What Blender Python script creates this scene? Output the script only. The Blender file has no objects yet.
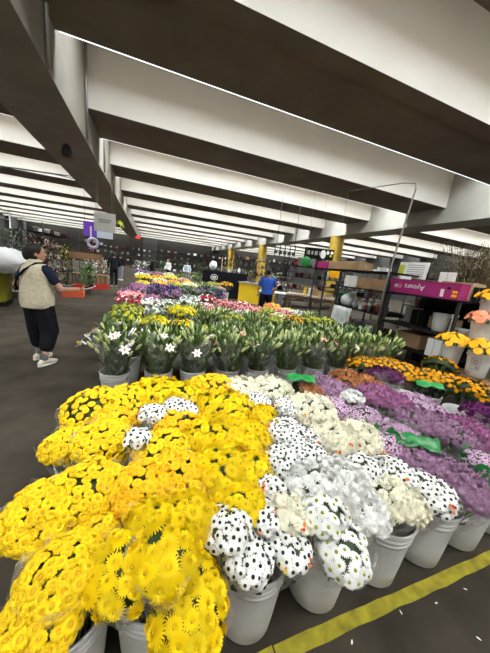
import bpy, math, random
from mathutils import Vector, Matrix, Quaternion
random.seed(7)
SC = bpy.context.scene
COL = SC.collection
PI = math.pi

# ------------------------------------------------------------------ camera
EYE = Vector((0, 0, 1.58)); FPX = 262.0
def cam_axes(yaw, pit, rol):
    yaw, pit, rol = map(math.radians, (yaw, pit, rol))
    cy, sy = math.cos(yaw), math.sin(yaw)
    fw = Vector((sy*math.cos(pit), cy*math.cos(pit), -math.sin(pit)))
    rt = Vector((cy, -sy, 0)); up = rt.cross(fw)
    return math.cos(rol)*rt + math.sin(rol)*up, math.cos(rol)*up - math.sin(rol)*rt, fw
RT, UP, FW = cam_axes(20.9, 12.3, 6.5)
cd = bpy.data.cameras.new('camera'); cam = bpy.data.objects.new('camera', cd); COL.objects.link(cam)
cd.sensor_fit = 'VERTICAL'; cd.sensor_height = 36; cd.lens = FPX/653*36; cd.clip_start = .03; cd.clip_end = 200
mw = Matrix.Identity(4)
for i in range(3): mw[i][0], mw[i][1], mw[i][2], mw[i][3] = RT[i], UP[i], -FW[i], EYE[i]
cam.matrix_world = mw; SC.camera = cam
def ray(x, y): return RT*((x-245)/FPX) - UP*((y-326.5)/FPX) + FW
def at(x, y, z):
    d = ray(x, y); return EYE + d*((z-EYE.z)/d.z)
def atX(x, y, X):
    d = ray(x, y); return EYE + d*(X/d.x)
def atY(x, y, Y):
    d = ray(x, y); return EYE + d*(Y/d.y)
def depth(p): return (Vector(p)-EYE).dot(FW)

# ------------------------------------------------------------------ world, light, exposure
w = bpy.data.worlds.new('world'); SC.world = w; w.use_nodes = True
w.node_tree.nodes['Background'].inputs[0].default_value = (1, .96, .9, 1)
w.node_tree.nodes['Background'].inputs[1].default_value = 1.0
SKYLIGHT = 27.0
SC.view_settings.view_transform = 'Standard'; SC.view_settings.look = 'None'
SC.view_settings.gamma = 1; SC.view_settings.exposure = .35
SC.view_settings.use_curve_mapping = False
SC.cycles.use_denoising = True
SC.cycles.transparent_max_bounces = 32; SC.cycles.max_bounces = 6

# ------------------------------------------------------------------ materials
MATS = {}
def mat(name, col, rough=.7, var=.0, scale=8, bump=0, spec=.3, rnd=0, trans=0, metal=0, emit=None):
    if name in MATS: return MATS[name]
    m = bpy.data.materials.new(name); m.use_nodes = True
    nt = m.node_tree; b = nt.nodes['Principled BSDF']
    b.inputs['Base Color'].default_value = (*col, 1); b.inputs['Roughness'].default_value = rough
    b.inputs['Specular IOR Level'].default_value = spec; b.inputs['Metallic'].default_value = metal
    if emit:
        b.inputs['Emission Color'].default_value = (*emit[:3], 1); b.inputs['Emission Strength'].default_value = emit[3]
    last = None
    if var or bump:
        tc = nt.nodes.new('ShaderNodeTexCoord'); nz = nt.nodes.new('ShaderNodeTexNoise')
        nz.inputs['Scale'].default_value = scale; nz.inputs['Detail'].default_value = 6
        nt.links.new(tc.outputs['Object'], nz.inputs['Vector'])
        if var:
            mr = nt.nodes.new('ShaderNodeMapRange')
            mr.inputs['From Min'].default_value = .3; mr.inputs['From Max'].default_value = .7
            mr.inputs['To Min'].default_value = 1-var; mr.inputs['To Max'].default_value = 1+var*.6
            nt.links.new(nz.outputs['Fac'], mr.inputs['Value']); last = mr.outputs['Result']
        if bump:
            bp = nt.nodes.new('ShaderNodeBump'); bp.inputs['Strength'].default_value = bump; bp.inputs['Distance'].default_value = .02
            nt.links.new(nz.outputs['Fac'], bp.inputs['Height']); nt.links.new(bp.outputs['Normal'], b.inputs['Normal'])
    if rnd:
        oi = nt.nodes.new('ShaderNodeObjectInfo'); mr2 = nt.nodes.new('ShaderNodeMapRange')
        mr2.inputs['To Min'].default_value = 1-rnd; mr2.inputs['To Max'].default_value = 1+rnd*.5
        nt.links.new(oi.outputs['Random'], mr2.inputs['Value'])
        if last is None: last = mr2.outputs['Result']
        else:
            mm = nt.nodes.new('ShaderNodeMath'); mm.operation = 'MULTIPLY'
            nt.links.new(last, mm.inputs[0]); nt.links.new(mr2.outputs['Result'], mm.inputs[1]); last = mm.outputs[0]
    if last is not None:
        hs = nt.nodes.new('ShaderNodeHueSaturation'); hs.inputs['Color'].default_value = (*col, 1)
        nt.links.new(last, hs.inputs['Value']); nt.links.new(hs.outputs['Color'], b.inputs['Base Color'])
    MATS[name] = m
    return m
def sleeve_mat():
    m = bpy.data.materials.new('clear_film'); m.use_nodes = True; nt = m.node_tree; nt.nodes.clear()
    o = nt.nodes.new('ShaderNodeOutputMaterial'); mx = nt.nodes.new('ShaderNodeMixShader')
    t = nt.nodes.new('ShaderNodeBsdfTransparent'); g = nt.nodes.new('ShaderNodeBsdfPrincipled')
    g.inputs['Base Color'].default_value = (.85, .85, .82, 1); g.inputs['Roughness'].default_value = .12; g.inputs['Specular IOR Level'].default_value = .8
    tc = nt.nodes.new('ShaderNodeTexCoord'); nz = nt.nodes.new('ShaderNodeTexNoise'); nz.inputs['Scale'].default_value = 16; nz.inputs['Detail'].default_value = 4
    nt.links.new(tc.outputs['Object'], nz.inputs['Vector'])
    bp = nt.nodes.new('ShaderNodeBump'); bp.inputs['Strength'].default_value = .9; bp.inputs['Distance'].default_value = .03
    nt.links.new(nz.outputs['Fac'], bp.inputs['Height']); nt.links.new(bp.outputs['Normal'], g.inputs['Normal'])
    mr = nt.nodes.new('ShaderNodeMapRange'); mr.inputs['From Min'].default_value = .45; mr.inputs['From Max'].default_value = .75
    mr.inputs['To Min'].default_value = .08; mr.inputs['To Max'].default_value = .5
    nt.links.new(nz.outputs['Fac'], mr.inputs['Value'])
    t.inputs[0].default_value = (.98, .98, .97, 1)
    nt.links.new(mr.outputs[0], mx.inputs[0]); nt.links.new(t.outputs[0], mx.inputs[1]); nt.links.new(g.outputs[0], mx.inputs[2]); nt.links.new(mx.outputs[0], o.inputs[0])
    return m
M = {
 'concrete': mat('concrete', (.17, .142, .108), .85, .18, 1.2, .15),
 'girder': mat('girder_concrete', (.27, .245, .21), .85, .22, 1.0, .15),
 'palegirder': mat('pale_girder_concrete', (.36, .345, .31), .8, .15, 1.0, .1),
 'paint': mat('cream_paint', (.66, .635, .59), .7, .06, .8, .05),  # pale web against darker soffit concrete: ceiling light and shade put in colour
 'asphalt': mat('asphalt', (.052, .042, .031), .8, .4, 2.5, .25, .12),
 'ypaint': mat('worn_yellow_paint', (.36, .30, .02), .7, .45, 14, .2),
 'button': mat('golden_button_petals', (.88, .60, .008), .6, .0, 8, 0, .2, .16),
 'amber': mat('amber_button_petals', (.92, .52, .008), .6, .0, 8, 0, .2, .14),
 'buttoneye': mat('button_centre', (.72, .42, .01), .7),
 'yellow': mat('lemon_petals', (.95, .69, .005), .6, 0, 8, 0, .2, .2),
 'yelloweye': mat('lemon_centre', (.62, .44, .01), .7),
 'white': mat('white_petals', (.88, .87, .83), .6, 0, 8, 0, .2, .08),
 'cream': mat('cream_petals', (.92, .88, .70), .6, 0, 8, 0, .2, .08),
 'darkeye': mat('dark_centre', (.012, .013, .01), .6),
 'greeneye': mat('green_centre', (.30, .33, .02), .7),
 'lilac': mat('lilac_petals', (.60, .40, .55), .6, 0, 8, 0, .2, .12),
 'plumeye': mat('plum_centre', (.12, .02, .09), .7),
 'lavender': mat('lavender_petals', (.41, .23, .36), .6, 0, 8, 0, .2, .2),
 'magenta': mat('orchid_petals', (.40, .14, .30), .6, 0, 8, 0, .2, .2),
 'plum': mat('plum_petals', (.13, .015, .11), .6, 0, 8, 0, .2, .25),
 'rust': mat('rust_petals', (.50, .20, .07), .6, 0, 8, 0, .2, .2),
 'gold': mat('gold_petals', (.88, .42, .006), .6, 0, 8, 0, .2, .15),
 'pink': mat('pink_petals', (.78, .36, .38), .6, 0, 8, 0, .2, .15),
 'red': mat('red_petals', (.45, .02, .04), .6, 0, 8, 0, .2, .15),
 'navy': mat('indigo_petals', (.045, .035, .16), .7, 0, 8, 0, .2, .2),
 'blue': mat('dusty_blue_petals', (.10, .18, .28), .7, 0, 8, 0, .2, .2),
 'sage': mat('sage_leaves', (.22, .27, .19), .7, 0, 8, 0, .2, .2),
 'coral': mat('coral_petals', (.80, .26, .15), .6, 0, 8, 0, .2, .15),
 'lime': mat('yellow_green_petals', (.50, .52, .05), .6, 0, 8, 0, .2, .15),
 'leaf': mat('dark_leaf', (.035, .06, .016), .55, .3, 20, 0, .4),
 'lilyleaf': mat('lily_leaf', (.095, .175, .03), .45, .3, 14, 0, .5, .2),
 'bud': mat('lily_bud', (.60, .66, .30), .5, 0, 8, 0, .3, .2),
 'stem': mat('stem', (.09, .14, .03), .6),
 'orangeprint': mat('orange_print', (.85, .18, .02), .5), 'yellowprint': mat('yellow_print', (.85, .6, .05), .5), 'redprint': mat('red_print', (.65, .05, .02), .5),
 'greenfilm': mat('green_film', (.015, .22, .045), .3, .2, 10, .3, .6),
 'bucket': mat('white_plastic', (.60, .59, .57), .45, .16, 5, .0, .4),
 'steel': mat('steel', (.35, .35, .34), .4, metal=.7), 'iron': mat('dark_iron', (.03, .03, .03), .5),
 'dark': mat('dark_board', (.013, .012, .011), .8, spec=.06), 'wood': mat('brown_wood', (.16, .10, .05), .7, .25, 6),
 'palewood': mat('pale_worktop', (.42, .35, .26), .6, .15, 5), 'card': mat('cardboard', (.34, .22, .12), .85, .15, 4),
 'card2': mat('pale_cardboard', (.42, .29, .17), .85, .12, 4), 'whitecard': mat('white_card', (.7, .7, .68), .7),
 'magbox': mat('magenta_card', (.33, .02, .15), .45, .05, 3), 'tape': mat('tape', (.5, .36, .2), .4),
 'colyellow': mat('yellow_column_paint', (.44, .29, .035), .6, .25, 3), 'deskyellow': mat('yellow_panel', (.72, .48, .015), .5),
 'olive': mat('olive_bin', (.33, .30, .03), .5, .2, 3), 'redcrate': mat('red_crate', (.50, .04, .03), .5), 'orangecrate': mat('orange_crate', (.70, .13, .05), .5),
 'purple': mat('purple_sign', (.16, .05, .45), .5), 'signgrey': mat('grey_sign', (.42, .41, .38), .6, .1, 4), 'signblue': mat('pale_blue_sign', (.62, .68, .78), .5),
 'print': mat('faded_print', (.16, .15, .14), .7), 'paper': mat('paper_white', (.85, .85, .83), .6),
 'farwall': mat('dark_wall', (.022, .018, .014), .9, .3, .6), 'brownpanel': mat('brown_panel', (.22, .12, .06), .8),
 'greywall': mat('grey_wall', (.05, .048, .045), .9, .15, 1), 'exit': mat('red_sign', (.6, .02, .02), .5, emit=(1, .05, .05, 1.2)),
 'skin': mat('skin', (.50, .27, .18), .55), 'hair': mat('black_hair', (.012, .009, .008), .5, .3, 40, .4), 'fleece': mat('cream_fleece', (.55, .49, .36), .95, .14, 30, .6),
 'blackcloth': mat('black_cloth', (.012, .012, .016), .85, spec=.06), 'navycloth': mat('navy_cloth', (.02, .025, .05), .85, spec=.06), 'bluecloth': mat('blue_cloth', (.02, .075, .36), .8, .15, 6),
 'shoe': mat('off_white_shoe', (.62, .58, .48), .7), 'sock': mat('grey_sock', (.2, .2, .21), .9), 'sole': mat('shoe_sole', (.68, .66, .6), .6), 'greycloth': mat('grey_cloth', (.2, .2, .22), .9),
 'phone': mat('phone_white', (.8, .8, .8), .3), 'eye': mat('eye_dark', (.02, .015, .01), .2), 'lip': mat('lip', (.42, .16, .13), .5),
 'whitebag': mat('white_bag', (.78, .78, .8), .35, .1, 6, .5), 'drygrass': mat('dried_grass', (.15, .115, .065), .8, .3, 12), 'wreath': mat('lilac_wreath', (.5, .45, .6), .7),
 'water': mat('dark_water', (.02, .025, .02), .1), 'green': mat('bright_green', (.02, .22, .05), .5), 'greenbin': mat('dark_green_bin', (.01, .1, .05), .5),
 'pot': mat('terracotta', (.30, .11, .05), .8), 'wine': mat('wine_pot', (.16, .02, .03), .4), 'greypot': mat('grey_pot', (.3, .3, .3), .6), 'plant': mat('plant_green', (.05, .16, .03), .6, .3, 10),
 'darkplant': mat('dark_plant', (.03, .035, .015), .7, .4, 10), 'darkred': mat('dark_red_leaf', (.16, .03, .03), .7), 'sackwhite': mat('white_film', (.6, .62, .62), .4, .25, 6, .6),
}
SLEEVE = sleeve_mat()
pm = bpy.data.materials.new('frosted_skylight'); pm.use_nodes = True
_b = pm.node_tree.nodes['Principled BSDF']; _b.inputs['Base Color'].default_value = (.8, .85, .9, 1); _b.inputs['Roughness'].default_value = .6
_b.inputs['Emission Color'].default_value = (.93, .985, 1, 1); _b.inputs['Emission Strength'].default_value = SKYLIGHT
M['skylight'] = pm
pm2 = pm.copy(); pm2.name = 'dusty_skylight'; pm2.node_tree.nodes['Principled BSDF'].inputs['Emission Strength'].default_value = SKYLIGHT*.95; M['skylight_dusty'] = pm2  # glow turned down over the near bays to keep their ceiling bands darker
_b.inputs['Emission Strength'].default_value = SKYLIGHT*1.5
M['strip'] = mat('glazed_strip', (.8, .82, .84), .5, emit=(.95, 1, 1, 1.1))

# ------------------------------------------------------------------ mesh helpers
class MB:
    def __init__(s): s.v = []; s.f = []; s.m = []; s.sm = []
    def add(s, vs, fs, mi=0, smooth=True):
        o = len(s.v); s.v += [tuple(v) for v in vs]
        s.f += [tuple(i+o for i in f) for f in fs]; s.m += [mi]*len(fs); s.sm += [smooth]*len(fs)
        return s
    def box(s, c, d, mi=0, rz=0, mx=None):
        x, y, z = d[0]/2, d[1]/2, d[2]/2
        vs = [Vector((sx*x, sy*y, sz*z)) for sz in (-1, 1) for sx, sy in ((-1, -1), (1, -1), (1, 1), (-1, 1))]
        R = mx or Matrix.Rotation(rz, 3, 'Z')
        vs = [R @ v + Vector(c) for v in vs]
        return s.add(vs, [(3, 2, 1, 0), (4, 5, 6, 7), (0, 1, 5, 4), (1, 2, 6, 5), (2, 3, 7, 6), (3, 0, 4, 7)], mi, False)
    def lathe(s, prof, n=20, c=(0, 0, 0), mi=0, sx=1, sy=1, mx=None, scal=0):
        vs, fs = [], []
        for r, z in prof:
            for k in range(n):
                a = 2*PI*k/n; q = r*(1+scal*(k % 2)) if r > 0 else 1e-4
                p = Vector((q*math.cos(a)*sx, q*math.sin(a)*sy, z))
                if mx: p = mx @ p
                vs.append(p+Vector(c))
        for i in range(len(prof)-1):
            for k in range(n):
                k2 = (k+1) % n; fs.append((i*n+k, i*n+k2, (i+1)*n+k2, (i+1)*n+k))
        return s.add(vs, fs, mi)
    def ball(s, c, r, n=12, rings=8, mi=0, mx=None):
        r = (r, r, r) if not hasattr(r, '__len__') else r
        vs, fs = [], []
        for i in range(rings+1):
            t = PI*i/rings
            for k in range(n):
                a = 2*PI*k/n; p = Vector((r[0]*math.sin(t)*math.cos(a), r[1]*math.sin(t)*math.sin(a), r[2]*math.cos(t)))
                if mx: p = mx @ p
                vs.append(p+Vector(c))
        for i in range(rings):
            for k in range(n):
                k2 = (k+1) % n; fs.append((i*n+k, (i+1)*n+k, (i+1)*n+k2, i*n+k2))
        return s.add(vs, fs, mi)
    def tube(s, pts, rad, n=6, mi=0, cap=True):
        pts = [Vector(p) for p in pts]
        rad = [rad]*len(pts) if not hasattr(rad, '__len__') else rad
        vs, fs = [], []; up = Vector((0, 0, 1))
        for i, p in enumerate(pts):
            t = (pts[min(i+1, len(pts)-1)]-pts[max(i-1, 0)]).normalized()
            u = t.cross(up if abs(t.z) < .95 else Vector((0, 1, 0))).normalized(); v = t.cross(u)
            r = rad[i]; r = r if hasattr(r, '__len__') else (r, r)
            for k in range(n):
                a = 2*PI*k/n; vs.append(p+u*r[0]*math.cos(a)+v*r[1]*math.sin(a))
        for i in range(len(pts)-1):
            for k in range(n):
                k2 = (k+1) % n; fs.append((i*n+k, (i+1)*n+k, (i+1)*n+k2, i*n+k2))
        if cap: fs += [tuple(range(n)), tuple(range(len(pts)*n-1, (len(pts)-1)*n-1, -1))]
        return s.add(vs, fs, mi)
    def blade(s, p, d, L, wid, droop=.2, mi=0, seg=4, cup=.0):
        """a leaf or petal: from p along d, widest in the middle, bending down"""
        p = Vector(p); d = Vector(d).normalized()
        side = d.cross(Vector((0, 0, 1)))
        side = side.normalized() if side.length > 1e-3 else Vector((1, 0, 0))
        nr = side.cross(d); vs, fs = [], []
        for i in range(seg+1):
            t = i/seg; ww = wid*math.sin(PI*min(.97, .12+.85*t))**.8 if i < seg else wid*.12
            q = p+d*L*t-Vector((0, 0, 1))*droop*L*t*t
            vs += [q-side*ww/2+nr*cup*ww, q, q+side*ww/2+nr*cup*ww]
        for i in range(seg):
            a = i*3; fs += [(a, a+1, a+4, a+3), (a+1, a+2, a+5, a+4)]
        return s.add(vs, fs, mi)
    def mesh(s, name, mats):
        me = bpy.data.meshes.new(name); me.from_pydata(s.v, [], s.f)
        for m in mats: me.materials.append(m)
        me.polygons.foreach_set('material_index', s.m); me.polygons.foreach_set('use_smooth', s.sm)
        me.update(); return me
    def obj(s, name, mats, parent=None, loc=None):
        mats = mats if isinstance(mats, (list, tuple)) else [mats]
        return link(name, s.mesh(name, mats), parent, loc)
def link(name, me, parent=None, loc=None):
    o = bpy.data.objects.new(name, me); COL.objects.link(o)
    if parent is not None: o.parent = parent
    if loc is not None: o.location = loc
    return o
def tag(o, label, cat, group=None, kind=None):
    o['label'] = label; o['category'] = cat
    if group: o['group'] = group
    if kind: o['kind'] = kind
    return o
def thing(name, label, cat, loc=(0, 0, 0), rz=0, group=None):
    o = bpy.data.objects.new(name, None); COL.objects.link(o); o.location = loc; o.rotation_euler = (0, 0, rz)
    o.empty_display_size = .1
    return tag(o, label, cat, group)
def struct(name, mb, mats, label=None):
    o = mb.obj(name, mats); o['kind'] = 'structure'
    if label: o['label'] = label
    return o
ORD = ['first', 'second', 'third', 'fourth', 'fifth', 'sixth', 'seventh', 'eighth', 'ninth', 'tenth', 'eleventh', 'twelfth', 'thirteenth', 'fourteenth', 'fifteenth', 'sixteenth']
def U(a, b): return random.uniform(a, b)

# ------------------------------------------------------------------ the hall
X0, X1, Y0, Y1, ZS = -17.0, 27.0, -7.0, 49.0, 6.15
struct('floor', MB().box(((X0+X1)/2, (Y0+Y1)/2, -.1), (X1-X0, Y1-Y0, .2)), M['asphalt'], 'dark worn asphalt market floor')
cs_ = MB(); ye = [Y0]
for k in range(-1, 13): ye += [3.85*k+1.70+.06, 3.85*k+1.70+.70]
ye.append(Y1)
for i in range(0, len(ye), 2): cs_.box(((X0+X1)/2, (ye[i]+ye[i+1])/2, ZS+.20), (X1-X0, ye[i+1]-ye[i], .40), 0)
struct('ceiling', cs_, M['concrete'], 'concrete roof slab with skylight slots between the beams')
struct('wall_front', MB().box(((X0+X1)/2, Y0-.1, 5.0), (X1-X0, .2, 2.4)), M['concrete'], 'header wall above the open market front')  # added out of view to block front light from the ceiling webs
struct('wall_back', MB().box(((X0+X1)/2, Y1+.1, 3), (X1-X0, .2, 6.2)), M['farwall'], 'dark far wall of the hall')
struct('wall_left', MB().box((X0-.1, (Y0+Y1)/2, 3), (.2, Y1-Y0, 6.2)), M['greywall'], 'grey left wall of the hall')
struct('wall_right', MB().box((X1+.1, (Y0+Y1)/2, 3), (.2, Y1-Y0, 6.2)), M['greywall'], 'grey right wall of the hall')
# longitudinal girders: the left one runs above the aisle, the right one over the stalls
GL = (-2.6, -1.43, 4.0); GR = (10.6, 11.8, 4.15)
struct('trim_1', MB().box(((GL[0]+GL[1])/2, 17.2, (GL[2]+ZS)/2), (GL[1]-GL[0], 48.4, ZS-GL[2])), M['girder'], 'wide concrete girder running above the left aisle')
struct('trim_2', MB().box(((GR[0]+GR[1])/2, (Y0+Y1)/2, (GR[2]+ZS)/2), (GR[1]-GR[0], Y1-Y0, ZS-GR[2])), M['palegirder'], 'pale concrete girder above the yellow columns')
bays = ((X0, GL[0]), (GL[1], GR[0]), (GR[1], X1))
PER, BW, BZ = 3.85, 1.70, 4.7
nt_, nw_ = 3, 1
for k in range(-1, 13):
    y = PER*k
    for bi, (xa, xb) in enumerate(bays):
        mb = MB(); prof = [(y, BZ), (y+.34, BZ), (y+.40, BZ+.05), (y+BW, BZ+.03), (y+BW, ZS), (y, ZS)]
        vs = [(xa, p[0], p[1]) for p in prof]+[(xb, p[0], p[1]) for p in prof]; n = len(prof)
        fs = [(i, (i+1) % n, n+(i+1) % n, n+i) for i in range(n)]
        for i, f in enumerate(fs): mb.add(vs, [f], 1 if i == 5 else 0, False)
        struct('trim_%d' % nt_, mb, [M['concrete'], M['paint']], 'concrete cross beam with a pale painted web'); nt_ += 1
        # frosted skylight pane up in the gap behind this beam
        struct('window_%d' % nw_, MB().box(((xa+xb)/2, y+BW+.38, ZS+.40), (xb-xa-.05, .70, .05)), M['skylight_dusty' if k < 2 else 'skylight'], 'frosted skylight pane between two beams'); nw_ += 1
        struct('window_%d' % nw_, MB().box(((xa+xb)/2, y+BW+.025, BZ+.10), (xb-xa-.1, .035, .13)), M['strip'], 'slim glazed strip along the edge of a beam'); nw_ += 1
# yellow round columns under the right girder
for i, (yy, ll) in enumerate(((14.3, 'nearest yellow column, behind the long cardboard box'), (26.0, 'second yellow column, behind the man in blue'), (37.5, 'farthest yellow column, above the yellow counter'))):
    c = MB().lathe([(.42, 0), (.42, 4.16)], 28, (10.95, yy, 0))
    o = struct('column', c, M['colyellow'], ll)
# grey block pier at the end of the girder
struct('column', MB().box((.0, 38, 2.0), (1.7, 1.2, 4.0)), M['greywall'], 'grey block pier under the far end of the left girder')
for i, (a, b) in enumerate((((-1.41, 5.12, 4.02), (-1.41, 5.12, 6.1)), ((-1.41, 7.6, 4.02), (-1.41, 7.6, 6.1)), ((-1.41, 10.1, 4.02), (-1.41, 10.1, 6.1)))):
    tag(MB().tube([a, b], .035, 8).obj('conduit', M['steel']), '%s vertical conduit on the side of the aisle girder' % ('nearest', 'middle', 'farthest')[i], 'pipe', 'conduits on the aisle girder')
# painted floor line
ln = MB(); 
ya, yb = at(267, 653, 0), at(490, 547.6, 0); yc, yd = at(311, 653, 0), at(490, 563, 0)
yl0, yl1 = (yc.y+yd.y)/2, (ya.y+yb.y)/2
n = 26; x_a, x_b = -3.0, 6.0
vs, fs = [], []
for i in range(n*4+1):
    x = x_a+(x_b-x_a)*(i-(i % 37 == 5)*.92)/(n*4); vs += [(x, yl0+U(-.004, .004), .004), (x, yl1+U(-.003, .003), .004)]
for i in range(n*4):
    if i % 37 != 4: fs.append((2*i, 2*i+2, 2*i+3, 2*i+1))
ln.add(vs, fs, 0, False)
struct('floor_marking', ln, M['ypaint'], 'worn yellow line painted on the floor in front of the buckets')

# ------------------------------------------------------------------ flower heads (shared meshes, unit radius)
HEAD = {}
def petal(mb, ang, r0, r1, wid, z0, z1, mi=0, mid=.25):
    c, s = math.cos(ang), math.sin(ang)
    def P(r, off, z): return (r*c-off*s, r*s+off*c, z)
    rm = r0+(r1-r0)*.6; zm = z0+(z1-z0)*.55+mid*(r1-r0)*.3
    mb.add([P(r0, -wid*.25, z0), P(r0, wid*.25, z0), P(rm, -wid*.5, zm), P(rm, wid*.5, zm), P(r1*.97, -wid*.28, z1), P(r1, 0, z1), P(r1*.97, wid*.28, z1)],
           [(0, 1, 3, 2), (2, 3, 6, 4), (4, 6, 5)], mi)
def mk(key, fn, mats): 
    mb = MB(); fn(mb); HEAD[key] = mb.mesh('blossom_'+key, [M[m] for m in mats])
def f_button(mb):
    mb.lathe([(0, .30), (.16, .34), (.30, .24)], 14, mi=1)
    o = len(mb.f); mb.lathe([(.30, .24), (.38, .36), (.55, .44), (.78, .34), (.95, .10), (.90, -.10), (.6, -.22), (0, -.25)], 24, scal=.13)
    for i in range(o, len(mb.f)): mb.sm[i] = False
def f_spray(mb):
    for nn, r, z0, z1, wd in ((22, 1.0, .0, -.20, .19), (20, .88, .08, .06, .18), (17, .70, .16, .28, .17), (12, .46, .22, .46, .15), (7, .26, .3, .5, .12)):
        o = U(0, 1)
        for k in range(nn): petal(mb, 2*PI*k/nn+o, .1, r*U(.9, 1.05), wd, z0, z1+U(-.05, .05))
    mb.ball((0, 0, .30), (.19, .19, .14), 8, 4, 1)
def f_daisy(mb, nn=13, wd=.42):
    for k in range(nn): petal(mb, 2*PI*k/nn, .2, U(.90, 1.06), wd, .10, U(-.30, -.12))
    mb.ball((0, 0, .13), (.30, .30, .16), 10, 5, 1)
def f_wdaisy(mb):
    for nn, r, z in ((20, 1.0, -.16), (18, .86, .02)):
        for k in range(nn): petal(mb, 2*PI*k/nn+r, .15, r*U(.92, 1.05), .24, .06, z+U(-.04, .04))
    mb.ball((0, 0, .13), (.24, .24, .12), 10, 5, 1)
def f_pom(mb):
    for nn, r, z0, z1, wd in ((14, 1.0, .0, -.15, .32), (13, .92, .1, .16, .32), (12, .75, .2, .44, .30), (9, .52, .3, .64, .28), (6, .3, .4, .74, .22)):
        o = U(0, 1)
        for k in range(nn): petal(mb, 2*PI*k/nn+o, .1, r*U(.88, 1.08), wd, z0, z1+U(-.08, .08))
    mb.ball((0, 0, .3), (.3, .3, .2), 8, 4, 0)
mk('button', f_button, ['button', 'buttoneye']); mk('amber', f_button, ['amber', 'buttoneye'])
mk('yellow', f_spray, ['yellow', 'yelloweye']); mk('gold', f_spray, ['gold', 'buttoneye'])
mk('dark_eye', f_daisy, ['white', 'darkeye']); mk('green_eye', f_wdaisy, ['white', 'greeneye'])
mk('cream', f_pom, ['cream']); mk('white', f_pom, ['white']); mk('lilac', f_daisy, ['lilac', 'plumeye'])
mk('lavender', f_pom, ['lavender']); mk('magenta', f_pom, ['magenta']); mk('plum', f_pom, ['plum']); mk('rust', f_pom, ['rust']); mk('paleviolet', f_pom, ['lilac'])
HR = {'button': .023, 'amber': .023, 'yellow': .033, 'gold': .036, 'dark_eye': .024, 'green_eye': .036, 'cream': .033, 'white': .033, 'lilac': .021, 'lavender': .027, 'magenta': .027, 'plum': .027, 'rust': .026, 'paleviolet': .024}
KIND = {'button': 'button', 'amber': 'amber', 'yellow': 'yellow', 'gold': 'gold', 'dark_eye': 'dark_eye', 'green_eye': 'green_eye'}

# ------------------------------------------------------------------ buckets
def bucket_mesh(h=.37, rb=.118, rt=.147):
    mb = MB(); prof = [(0, .004), (rb-.012, .004), (rb, .014)]
    for t in (.3, .6, .74): prof.append((rb+(rt-rb)*t, h*t))
    for t in (.78, .85, .92):
        r = rb+(rt-rb)*t; prof += [(r, h*t), (r+.006, h*(t+.012)), (r+.006, h*(t+.03)), (r, h*(t+.042))]
    prof += [(rt+.005, h-.012), (rt+.008, h-.004), (rt+.003, h), (rt-.004, h-.004)]
    for t in (.8, .4, .06): prof.append((rb-.006+(rt-rb)*t, h*t))
    prof.append((0, .02))
    mb.lathe(prof, 36)
    # bail ears
    for s in (-1, 1): mb.box((s*(rt+.004), 0, h*.86), (.012, .03, .03))
    return mb.mesh('bucket', [M['bucket']])
BUCKET = bucket_mesh()
BK = []          # every bucket of the front block: (x, y)
def bucket(x, y, label, z=0, group=None, sc=1):
    o = link('flower_bucket', BUCKET, None, (x, y, z)); o.rotation_euler = (0, 0, U(0, 6)); o.scale = (sc, sc, sc)
    return tag(o, label, 'bucket', group)
ROWX = {.82: [-.25, .07, .47, .85, 1.24, 1.60, 1.96, 2.32, 2.68], 1.2: [-.34, .05, .45, .84, 1.23, 1.61, 1.99, 2.37, 2.75], 1.58: [-.33, .06, .45, .85, 1.24, 1.62, 2.0, 2.38, 2.8, 3.15], 1.97: [-.26, .13, .52, .9, 1.28, 1.66, 2.04, 2.45, 2.85, 3.2], 2.36: [2.3, 2.68, 3.05]}
FRONT = ['white bucket under the buttons at the aisle corner, first behind the yellow line', 'white bucket under the large yellow spray mums, second from the aisle', 'white bucket holding the dark-eyed daisies, third from the aisle', 'white bucket under the green-eyed white daisies by the yellow line', 'white bucket under the cream mums, fifth along the yellow line', 'white bucket with a small blue price tag, sixth along the yellow line', 'white bucket under lavender mums, seventh along the yellow line', 'white bucket cut by the photo edge, eighth along the yellow line', 'white bucket past the photo edge, ninth along the yellow line']
for ri, (yy, xs) in enumerate(ROWX.items()):
    for ci, xx in enumerate(xs):
        BK.append((xx, yy))
        bucket(xx, yy, FRONT[ci] if ri == 0 else 'white bucket under flowers, %s row from the yellow line, %s from aisle' % (ORD[ri], ORD[ci]) if ri < 4 else 'white bucket under the gold mums, %s from the left in the back row' % ORD[ci], 0, 'white flower buckets of the front block', 1.07 if ri == 0 else 1)
tg = MB().box((0, 0, 0), (.045, .004, .03)).box((0, -.003, .003), (.036, .002, .018), 1)
o = tg.obj('price_tag', [M['paper'], M['signblue']]); o.location = (1.63, .645, .40); o.rotation_euler = (.5, 0, .2); tag(o, 'small white and blue price tag on the bucket under the dark-eyed daisies', 'tag')

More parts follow.
